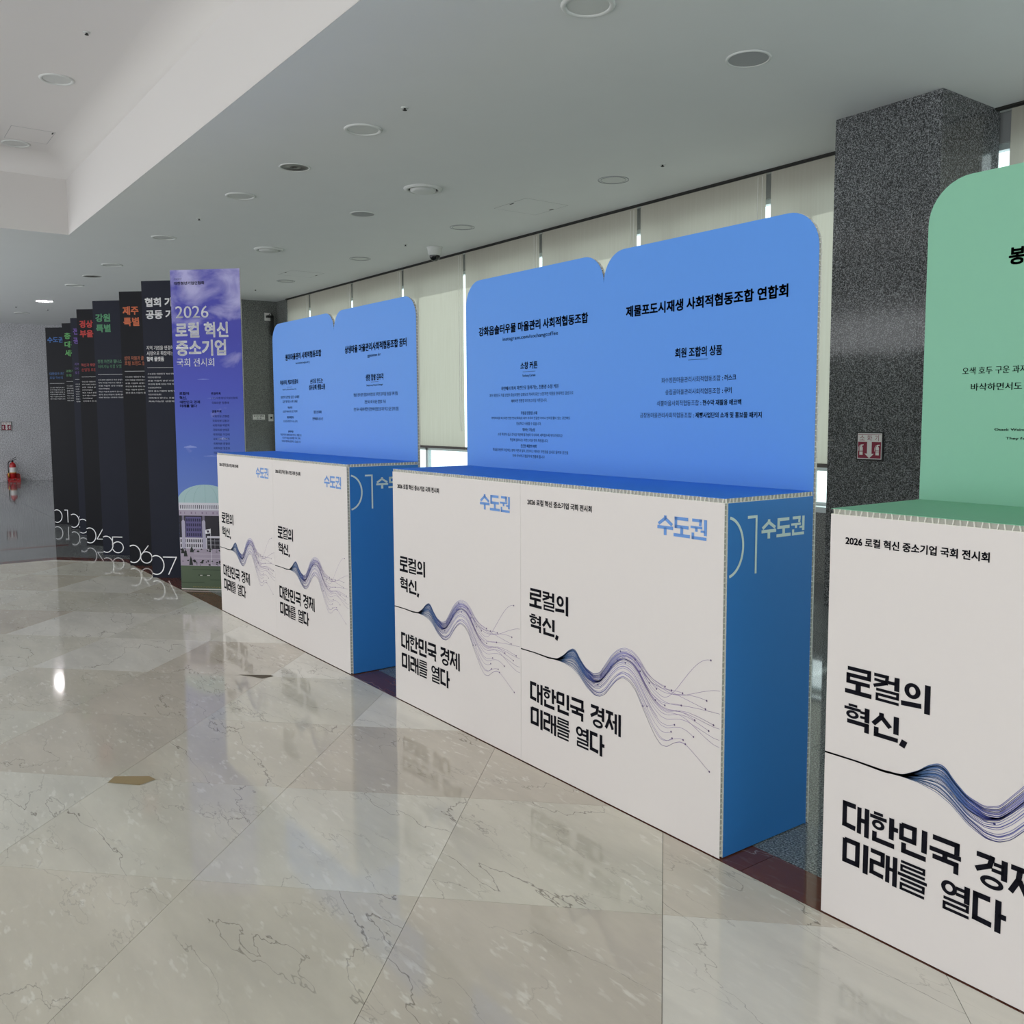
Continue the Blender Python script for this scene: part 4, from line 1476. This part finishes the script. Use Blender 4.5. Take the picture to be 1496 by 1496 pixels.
# key: x, y, face, colour, title lines, sub lines, rule z, body
BN = [
    (1, -13.410, 0.035, 'navy_b', 'c01', [('수도권', 0.026, 0.246, 2.368, 0.072, 0.03)], [('대한민국 최대', 0.032, 0.25, 1.952, 0.034, 0.0), ('로컬 혁신의 관문', 0.032, 0.30, 1.900, 0.034, 0.02)], 1.843, lines(6, 1.782, 1.637)),
    (2, -12.672, 0.100, 'navy_b', 'c02', [('충청', 0.030, 0.185, 2.368, 0.074, 0.03), ('대전', 0.030, 0.185, 2.264, 0.074, 0.03), ('세종', 0.030, 0.185, 2.159, 0.074, 0.03)],
     [('과학기술과', 0.03, 0.20, 1.958, 0.032, 0.0), ('로컬 스타트업', 0.03, 0.26, 1.907, 0.032, 0.02)], 1.846, lines(7, 1.785, 1.605)),
    (3, -11.965, 0.068, 'navy_a', 'c03', [('전라', 0.030, 0.185, 2.370, 0.072, 0.03), ('광주', 0.030, 0.185, 2.264, 0.072, 0.03)],
     [('지역 자원과', 0.03, 0.20, 2.010, 0.032, 0.0), ('아이디어로', 0.03, 0.20, 1.957, 0.032, 0.0), ('로컬 성장', 0.03, 0.18, 1.910, 0.032, 0.02)], 1.847, lines(8, 1.785, 1.582)),
    (4, -10.972, -0.052, 'navy_b', 'c04', [('경상', 0.032, 0.182, 2.366, 0.074, 0.034), ('부울경', 0.032, 0.254, 2.264, 0.074, 0.034)],
     [('혁신과 해양 산업', 0.03, 0.26, 1.950, 0.033, 0.0), ('산업형 로컬 모델', 0.03, 0.28, 1.899, 0.033, 0.02)], 1.838, lines(8, 1.780, 1.572, shorts=(3, 6))),
    (5, -10.095, -0.070, 'navy_a', 'c05', [('강원', 0.030, 0.183, 2.356, 0.073, 0.034), ('특별', 0.033, 0.184, 2.253, 0.073, 0.034)],
     [('청정 자연과 웰니스', 0.031, 0.290, 1.943, 0.036, 0.0), ('지속가능 로컬 모델', 0.033, 0.285, 1.893, 0.036, 0.014)], 1.829, lines(7, 1.770, 1.594, shorts=(3,))),
    (6, -9.215, -0.020, 'navy_b', 'c06', [('제주', 0.034, 0.186, 2.349, 0.074, 0.034), ('특별', 0.037, 0.190, 2.247, 0.074, 0.034)],
     [('섬의 자원과 글로벌', 0.028, 0.280, 1.931, 0.038, 0.0), ('로컬 브랜드 실험', 0.030, 0.262, 1.885, 0.038, 0.024)], 1.828, lines(6, 1.770, 1.622)),
    (7, -8.395, -0.028, 'navy_a', 'white_ink', [('협회 기획', 0.032, 0.352, 2.344, 0.072, 0.034), ('공동 기획', 0.036, 0.356, 2.241, 0.072, 0.034)],
     [('지역 기업을 연결하고', 0.027, 0.305, 1.977, 0.036, 0.014), ('시장으로 확장하는', 0.028, 0.272, 1.930, 0.036, 0.014), ('협력 플랫폼', 0.027, 0.183, 1.881, 0.038, 0.034)], 1.825, lines(9, 1.766, 1.531, shorts=(1, 4, 6))),
]
BL = {1: 'dark standing banner numbered 01 with blue heading, farthest of the row', 2: 'black standing banner with green three-line heading, between banner 01 and 03',
      3: 'narrow visible sliver of dark banner with violet heading, behind the coral one', 4: 'dark standing banner numbered 04 with coral red heading',
      5: 'navy standing banner numbered 05 with green heading', 6: 'black standing banner numbered 06 with orange heading',
      7: 'navy standing banner numbered 07 with white heading, behind the blue one'}
ban_out = rect(0, BW, 0.0, BH)
ban_exp = [([(0, BH), (0, 0)], -1), ([(BW, 0), (BW, BH)], -1)]
for k, x, y, face, colr, tl, sl, rz_, bd in BN:
    t = thing('standing_banner', BL[k], 'banner', (x, y, 0), s45, 'standing banners in a staggered row')
    p_ = board('banner_panel', ban_out, ban_exp, FXZ, M[face], t)
    put_lines(tl, 'title_lettering', M[colr], p_)
    put_lines(sl, 'subtitle_lettering', M[colr + 'd'] if colr != 'white_ink' else M[colr], p_)
    put_small([('-', 0.028, BW - 0.03, rz_, 0.002)] + bd, 'body_lettering', M['white_ink'], p_)
    link('number_lettering', digits(k), p_)
    b_ = MB()      # rear foot that keeps the board upright
    b_.prism([(BW / 2 - 0.01, TH + 0.001, 0.0), (BW / 2 - 0.01, TH + 0.25, 0.0), (BW / 2 - 0.01, TH + 0.001, 0.6)], (0.02, 0, 0))
    b_.build('rear_foot', M['paper'], t)

t = thing('standing_banner', 'tall blue sky banner headed 2026 with a domed building, in front of the row', 'banner', (-7.643, 0.003, 0), s45, 'standing banners in a staggered row')
p_ = board('banner_panel', rect(0, BW, 0.0, BH - 0.001), ban_exp, FXZ, M['sky_print'], t)
b_ = MB()
b_.prism([(BW / 2 - 0.01, TH + 0.001, 0.0), (BW / 2 - 0.01, TH + 0.2, 0.0), (BW / 2 - 0.01, TH + 0.001, 0.6)], (0.02, 0, 0))
b_.build('rear_foot', M['paper'], t)
put_lines([('2026', 0.035, 0.312, 2.183, 0.094, 0.006), ('로컬 혁신', 0.032, 0.470, 2.032, 0.115, 0.032), ('중소기업', 0.033, 0.447, 1.890, 0.118, 0.032),
                                 ('국회 전시회', 0.031, 0.347, 1.802, 0.066, 0.008)], 'title_lettering', M['white_ink'], p_)
names = ['국회의원 권향엽', '국회의원 김동아', '국회의원 박범계', '국회의원 안태준', '국회의원 이건태', '국회의원 이연주', '국회의원 장철민', '국회의원 정준호', '국회의원 허성무']
rows = [(s_, 0.317, 0.457, 1.398 - 0.0363 * i, 0.019, 0.004) for i, s_ in enumerate(names)]
put_small([('사단법인', 0.032, 0.097, 2.484, 0.010, 0.01), ('대한청년기업인협회', 0.032, 0.284, 2.443, 0.024, 0.028),
                                 ('로컬의', 0.043, 0.124, 1.578, 0.023, 0.028), ('혁신,', 0.043, 0.102, 1.542, 0.026, 0.028), ('대한민국 경제', 0.045, 0.215, 1.510, 0.023, 0.02), ('미래를 열다', 0.045, 0.189, 1.479, 0.023, 0.028),
                                 ('주관주최', 0.312, 0.392, 1.577, 0.020, 0.03), ('(사) 대한청년기업인협회', 0.314, 0.534, 1.540, 0.021, 0.004), ('국회의원 장종태', 0.315, 0.459, 1.504, 0.020, 0.004),
                                 ('공동주최', 0.315, 0.393, 1.436, 0.020, 0.03)] + rows, 'small_lettering', M['ink'], p_)

# printed picture on the blue banner: flat print, thin layers of ink
PR = {}


def pcol(*c):
    if c not in PR:
        PR[c] = mat('print_%02x%02x%02x' % c, rgb(*c), 0.5, spec=0.3)
    return PR[c]


layers = []      # (depth, colour, list of polygons)


def R4(a, b, c, d):
    return [(a, c), (b, c), (b, d), (a, d)]


dome = [(0.232 + 0.243 * math.cos(math.radians(a)), 0.713 + 0.148 * math.sin(math.radians(a))) for a in range(0, 181, 6)]
layers.append((1, (168, 196, 198), [dome]))
rb = []
for f in (-0.75, -0.42, 0.0, 0.42, 0.75):
    a_ = [(0.232 + f * 0.243 * math.cos(math.radians(q)), 0.713 + 0.148 * math.sin(math.radians(q))) for q in range(0, 91, 9)]
    rb += [[(p[0] - 0.0008, p[1]), (p[0] + 0.0008, p[1]), (q[0] + 0.0008, q[1]), (q[0] - 0.0008, q[1])] for p, q in zip(a_[:-1], a_[1:])]
layers.append((2, (112, 156, 150), rb))
layers.append((1, (212, 210, 218), [R4(0.0, BW, 0.654, 0.714)]))
layers.append((2, (60, 56, 72), [R4(0.012 + 0.0165 * k, 0.018 + 0.0165 * k, 0.665, 0.695) for k in range(34)]))
layers.append((1, (172, 160, 178), [R4(0.0, BW, 0.609, 0.654)]))
layers.append((2, (138, 120, 142), [R4(0.01 + 0.031 * k + 0.006 * (k % 3), 0.022 + 0.031 * k, 0.622, 0.64) for k in range(18)]))
layers.append((1, (38, 34, 44), [R4(0.0, BW, 0.34, 0.609)]))
layers.append((2, (96, 88, 134), [R4(0.055, 0.192, 0.43, 0.6), R4(0.43, BW, 0.43, 0.6)]))
layers.append((3, (42, 38, 72), [R4(0.062 + 0.0185 * i, 0.073 + 0.0185 * i, 0.442 + 0.04 * j, 0.466 + 0.04 * j) for i in range(7) for j in range(4)]
               + [R4(0.437 + 0.0185 * i, 0.448 + 0.0185 * i, 0.442 + 0.04 * j, 0.466 + 0.04 * j) for i in range(8) for j in range(4)]))
layers.append((2, (200, 196, 206), [R4(0.0, 0.235, 0.34, 0.43), R4(0.39, BW, 0.34, 0.43), R4(0.235, 0.39, 0.428, 0.445)]))
layers.append((3, (44, 40, 54), [R4(0.006 + 0.0185 * i, 0.016 + 0.0185 * i, 0.352 + 0.04 * j, 0.377 + 0.04 * j) for i in range(12) for j in range(2)]
               + [R4(0.40 + 0.0185 * i, 0.41 + 0.0185 * i, 0.352 + 0.04 * j, 0.377 + 0.04 * j) for i in range(9) for j in range(2)]))
layers.append((3, (170, 166, 176), [R4(0.24, 0.385, 0.405, 0.408), R4(0.24, 0.385, 0.372, 0.375), R4(0.262, 0.264, 0.345, 0.425), R4(0.30, 0.302, 0.345, 0.425), R4(0.34, 0.342, 0.345, 0.425)]))
pilr = []
for cx_ in (0.035, 0.211, 0.40, 0.56):
    pilr.append([(cx_ - 0.0145, 0.34), (cx_ + 0.0145, 0.34), (cx_ + 0.0145, 0.56), (cx_ + 0.008, 0.572), (cx_ - 0.008, 0.572), (cx_ - 0.0145, 0.56)])
layers.append((4, (176, 170, 190), pilr))
layers.append((4, (120, 112, 132), [R4(cx_ - 0.010, cx_ + 0.010, 0.572, 0.609) for cx_ in (0.035, 0.211, 0.40, 0.56)]))
layers.append((1, (168, 156, 172), [R4(0.0, BW, 0.2, 0.34)]))
rnd = random.Random(3)
sh = []
for k in range(70):
    cx_, cz_ = rnd.uniform(0, BW), rnd.choice([rnd.uniform(0.315, 0.34), rnd.uniform(0.225, 0.25), rnd.uniform(0.205, 0.235)])
    r_ = rnd.uniform(0.004, 0.012)
    sh.append([(cx_ + r_ * math.cos(a) * rnd.uniform(.7, 1.3), cz_ + 0.6 * r_ * math.sin(a) * rnd.uniform(.7, 1.3)) for a in [2 * math.pi * i / 7 for i in range(7)]])
for cx_, cz_, h_ in ((0.045, 0.275, 0.06), (0.09, 0.205, 0.075), (0.10, 0.31, 0.05), (0.022, 0.30, 0.05)):
    sh.append([(cx_ - 0.016, cz_), (cx_ + 0.018, cz_), (cx_ + 0.01, cz_ + h_ * .6), (cx_, cz_ + h_), (cx_ - 0.01, cz_ + h_ * .6)])
layers.append((3, (36, 40, 38), sh))
layers.append((2, (196, 186, 198), [R4(0.12, BW, 0.296, 0.300), R4(0.12, BW, 0.262, 0.266), R4(0.1, BW, 0.204, 0.209)]))
layers.append((1, (84, 98, 76), [R4(0.0, BW, 0.0, 0.2)]))
layers.append((2, (60, 74, 56), [R4(0.15, 0.26, 0.118, 0.13), R4(0.0, 0.2, 0.06, 0.066), R4(0.25, BW, 0.085, 0.09), R4(0.1, 0.4, 0.165, 0.17)]))
layers.append((3, (206, 204, 196), [R4(0.0, BW, 0.004, 0.014), R4(0.165, 0.185, 0.12, 0.126), R4(0.225, 0.25, 0.12, 0.126)]))
layers.append((3, (168, 148, 70), [R4(0.10 + 0.014 * k, 0.108 + 0.014 * k, 0.024 + 0.002 * (k % 2), 0.028 + 0.002 * (k % 2)) for k in range(34)]))
layers.append((5, (232, 230, 234), [R4(0.2665, 0.2695, 0.205, 0.505), [(0.268, 0.503), (0.268, 0.468), (0.224, 0.462), (0.222, 0.495)]]))
layers.append((6, (60, 40, 66), [[(0.246 + 0.010 * math.cos(a), 0.482 + 0.010 * math.sin(a)) for a in [2 * math.pi * i / 12 for i in range(12)]], R4(0.228, 0.234, 0.487, 0.491), R4(0.258, 0.264, 0.475, 0.479)]))
clouds = []
for cx_, cz_, w_, h_ in ((0.12, 1.16, 0.055, 0.016), (0.40, 1.225, 0.05, 0.014), (0.50, 1.10, 0.05, 0.012), (0.30, 1.09, 0.07, 0.005), (0.33, 1.55, 0.05, 0.003), (0.25, 1.70, 0.05, 0.004)):
    for k in range(5):
        u_, r_ = cx_ + w_ * (k - 2) / 3, h_ * (1 - 0.3 * abs(k - 2))
        clouds.append([(u_ + w_ * 0.35 * math.cos(a), cz_ + r_ * max(-0.25, math.sin(a))) for a in [2 * math.pi * i / 14 for i in range(14)]])
layers.append((1, (134, 150, 212), clouds))
GRP = ['printed_dome', 'printed_dome', 'printed_building', 'printed_building', 'printed_building', 'printed_building', 'printed_building', 'printed_building', 'printed_building', 'printed_building',
       'printed_building', 'printed_building', 'printed_building', 'printed_building', 'printed_forecourt', 'printed_forecourt', 'printed_forecourt', 'printed_lawn', 'printed_lawn', 'printed_lawn', 'printed_lawn',
       'printed_flag', 'printed_flag', 'printed_cloud']
for nm_ in dict.fromkeys(GRP):
    pic = MB()
    mats_, mi = [], []
    for (dpt, c, polys), gn in zip(layers, GRP):
        if gn != nm_:
            continue
        m_ = pcol(*c)
        if m_ not in mats_:
            mats_.append(m_)
        for pi_, pl in enumerate(polys):
            yy = -(0.00035 * dpt + (0.00003 * (pi_ % 7) if len(pl) > 6 else 0))
            pl = [(min(max(p[0], 0.0005), BW - 0.0005), p[1]) for p in pl]
            pic.poly([(p[0], yy, p[1]) for p in pl])
            mi.append(mats_.index(m_))
    me = bpy.data.meshes.new(nm_)
    me.from_pydata(pic.v, [], pic.f)
    for m_ in mats_:
        me.materials.append(m_)
    me.polygons.foreach_set('material_index', mi)
    link(nm_, me, p_)['kind'] = 'stuff'

# ------------------------------------------------------------------ extinguisher signs


def sign(loc, rz, label, txt=True):
    t = thing('extinguisher_sign', label, 'sign', loc, rz, 'fire extinguisher signs')
    w_ = 0.208
    b_ = MB()
    b_.box(0, w_, -0.010, 0, 0, 0.2)
    b_.build('frame', M['black'], t)
    b_ = MB()
    b_.box(0.010, w_ - 0.010, -0.012, -0.010, 0.010, 0.190)
    b_.build('plate', M['sign_white'], t)
    b_ = MB()
    y = -0.0126
    for a, c, d, e in ((0.014, w_ - 0.014, 0.180, 0.183),):
        b_.quad((a, y, d), (c, y, d), (c, y, e), (a, y, e))
    # red field left and right of the arrow
    b_.poly([(0.014, y, 0.016), (0.1035, y, 0.016), (0.068, y, 0.048), (0.086, y, 0.048), (0.086, y, 0.130), (0.014, y, 0.130)])
    b_.poly([(0.1045, y, 0.016), (0.194, y, 0.016), (0.194, y, 0.130), (0.122, y, 0.130), (0.122, y, 0.048), (0.140, y, 0.048)])
    b_.build('red_field', M['sign_red'], t)
    b_ = MB()
    for cx_ in (0.040, 0.166):
        y2 = -0.0132
        b_.poly([(cx_ - 0.013, y2, 0.038), (cx_ + 0.013, y2, 0.038), (cx_ + 0.013, y2, 0.090), (cx_ + 0.006, y2, 0.100), (cx_ - 0.006, y2, 0.100), (cx_ - 0.013, y2, 0.090)])
        b_.poly([(cx_ - 0.004, y2, 0.100), (cx_ + 0.004, y2, 0.100), (cx_ + 0.02, y2, 0.108), (cx_ + 0.018, y2, 0.112), (cx_ - 0.004, y2, 0.110)])
        ribbon(b_, [(cx_ - 0.004, 0.107), (cx_ - 0.015, 0.100), (cx_ - 0.020, 0.085), (cx_ - 0.021, 0.065)], 0.003, y2)
    b_.build('extinguisher_symbol', M['sign_white'], t)
    b_ = MB()
    for cx_ in (0.040, 0.166):
        for z in (0.060, 0.068):
            b_.quad((cx_ - 0.013, -0.0137, z), (cx_ + 0.013, -0.0137, z), (cx_ + 0.013, -0.0137, z + 0.003), (cx_ - 0.013, -0.0137, z + 0.003))
    b_.build('symbol_band', M['sign_red'], t)
    o = link('lettering', letters([('소', 0.026, 0.066, 0.140, 0.036, 0.0), ('화', 0.086, 0.124, 0.137, 0.040, 0.0), ('기', 0.146, 0.176, 0.137, 0.040, 0.0)], 'lettering', M['sign_red']), t, (0, -0.0122, 0))
    return t


sign((-3.840, PY0 - 0.0005, 1.084), 0, 'red and white fire extinguisher sign with a down arrow on the granite pillar')
sign((XL + 0.0005, 0.672, 1.118), math.pi / 2, 'small fire extinguisher sign on the far grey wall above the red extinguisher')

# fire extinguisher on its stand
t = thing('fire_extinguisher', 'red fire extinguisher in a red stand against the far grey wall', 'extinguisher', (XL + 0.13, 0.84, 0), math.pi / 2)
b_ = MB(); b_.lathe([(0.058, 0.03), (0.066, 0.04), (0.066, 0.34), (0.060, 0.375), (0.040, 0.405), (0.020, 0.415), (0.018, 0.435)], seg=32)
b_.build('cylinder', M['red'], t, True)
b_ = MB(); b_.lathe([(0.0672, 0.20), (0.0672, 0.31)], seg=32, cap=False)
b_.build('paper_label', M['sign_white'], t, True)
b_ = MB(); b_.lathe([(0.0685, 0.185), (0.0685, 0.196)], seg=32, cap=False)
b_.build('yellow_strap', M['brass'], t, True)
b_ = MB(); b_.lathe([(0.022, 0.43), (0.022, 0.455), (0.012, 0.462)], seg=16)
b_.build('valve', M['black'], t, True)
b_ = MB(); b_.obox((0.035, 0, 0.475), (0.045, 0, 0.008), (0, 0.009, 0), (-0.001, 0, 0.005)); b_.build('carry_handle', M['black'], t)
b_ = MB(); b_.obox((0.030, 0, 0.510), (0.045, 0, 0.024), (0, 0.008, 0), (-0.003, 0, 0.005)); b_.build('lever', M['black'], t)
b_ = MB(); b_.tube([(-0.015, -0.01, 0.45), (-0.06, -0.02, 0.45), (-0.088, -0.03, 0.41), (-0.092, -0.03, 0.30), (-0.088, -0.03, 0.18)], 0.010, 10); b_.build('hose', M['black'], t, True)
b_ = MB(); b_.lathe([(0.010, 0.0), (0.016, 0.05), (0.011, 0.10)], (-0.088, -0.03, 0.09), 12); b_.build('nozzle', M['brass'], t, True)
b_ = MB()
b_.prism([(-0.11, -0.10, 0.0), (-0.11, 0.08, 0.0), (-0.11, 0.08, 0.16), (-0.11, -0.02, 0.16), (-0.11, -0.10, 0.075)], (0.006, 0, 0))
b_.prism([(0.124, -0.10, 0.0), (0.124, 0.08, 0.0), (0.124, 0.08, 0.16), (0.124, -0.02, 0.16), (0.124, -0.10, 0.075)], (0.006, 0, 0))
b_.box(-0.11, 0.13, -0.106, -0.10, 0.0, 0.075)
b_.box(-0.11, 0.13, -0.10, 0.08, 0.0, 0.03)
b_.box(-0.11, 0.13, 0.074, 0.08, 0.0, 0.17)
b_.build('stand', M['red'], t)
o = link('stand_lettering', letters([('소 화 기', -0.08, 0.10, 0.022, 0.036, 0.03)], 'stand_lettering', M['sign_white']), t, (0, -0.106, 0))

# end wall fittings (local frame faces +X)
t = thing('wall_projector_arm', 'black drooping wall device on a white plate high on the dark end wall', 'device', (XE, 4.064, 3.13), math.pi / 2)
b_ = MB(); b_.box(0.0, 0.115, -0.012, -0.0005, 0.0, 0.14); b_.build('wall_plate', M['white_plastic'], t)
b_ = MB(); b_.obox((0.075, -0.05, 0.07), (0.055, 0, 0), (0, 0.04, 0), (0, 0, 0.02)); b_.tube([(0.07, -0.03, 0.09), (0.085, -0.04, 0.125), (0.12, -0.04, 0.13), (0.14, -0.04, 0.09)], 0.006, 8); b_.build('bracket', M['black'], t)
b_ = MB(); b_.box(0.092, 0.138, -0.09, -0.05, -0.27, 0.085); b_.build('hanging_arm', M['black'], t)
b_ = MB(); b_.box(0.060, 0.072, -0.012, -0.0005, -1.66, -0.002)
o = b_.build('wall_conduit', M['end_granite'], None, loc=(XE, 4.064, 3.13)); o.rotation_euler = (0, 0, math.pi / 2)
tag(o, 'thin grey cable conduit running down the dark end wall below the black device', 'conduit')
t = thing('wall_label', 'small white label plate with black writing on the dark end wall', 'sign', (XE, 3.794, 1.354), math.pi / 2)
b_ = MB(); b_.box(0.0, 0.225, -0.004, -0.0005, 0.0, 0.092); b_.build('plate', M['white_plastic'], t)
link('lettering', letters([('방수막 개폐용', 0.02, 0.205, 0.052, 0.026, 0.02), ('전  원', 0.07, 0.155, 0.014, 0.024, 0.02)], 'lettering', M['ink']), t, (0, -0.004, 0))
t = thing('wall_switch', 'small white switch box with a black button beside the label plate', 'switch', (XE, 4.085, 1.325), math.pi / 2)
b_ = MB(); b_.box(0.0, 0.082, -0.03, -0.0005, 0.0, 0.125); b_.build('switch_box', M['white_plastic'], t)
b_ = MB(); b_.box(0.026, 0.056, -0.038, -0.03, 0.045, 0.08); b_.build('button', M['black'], t)
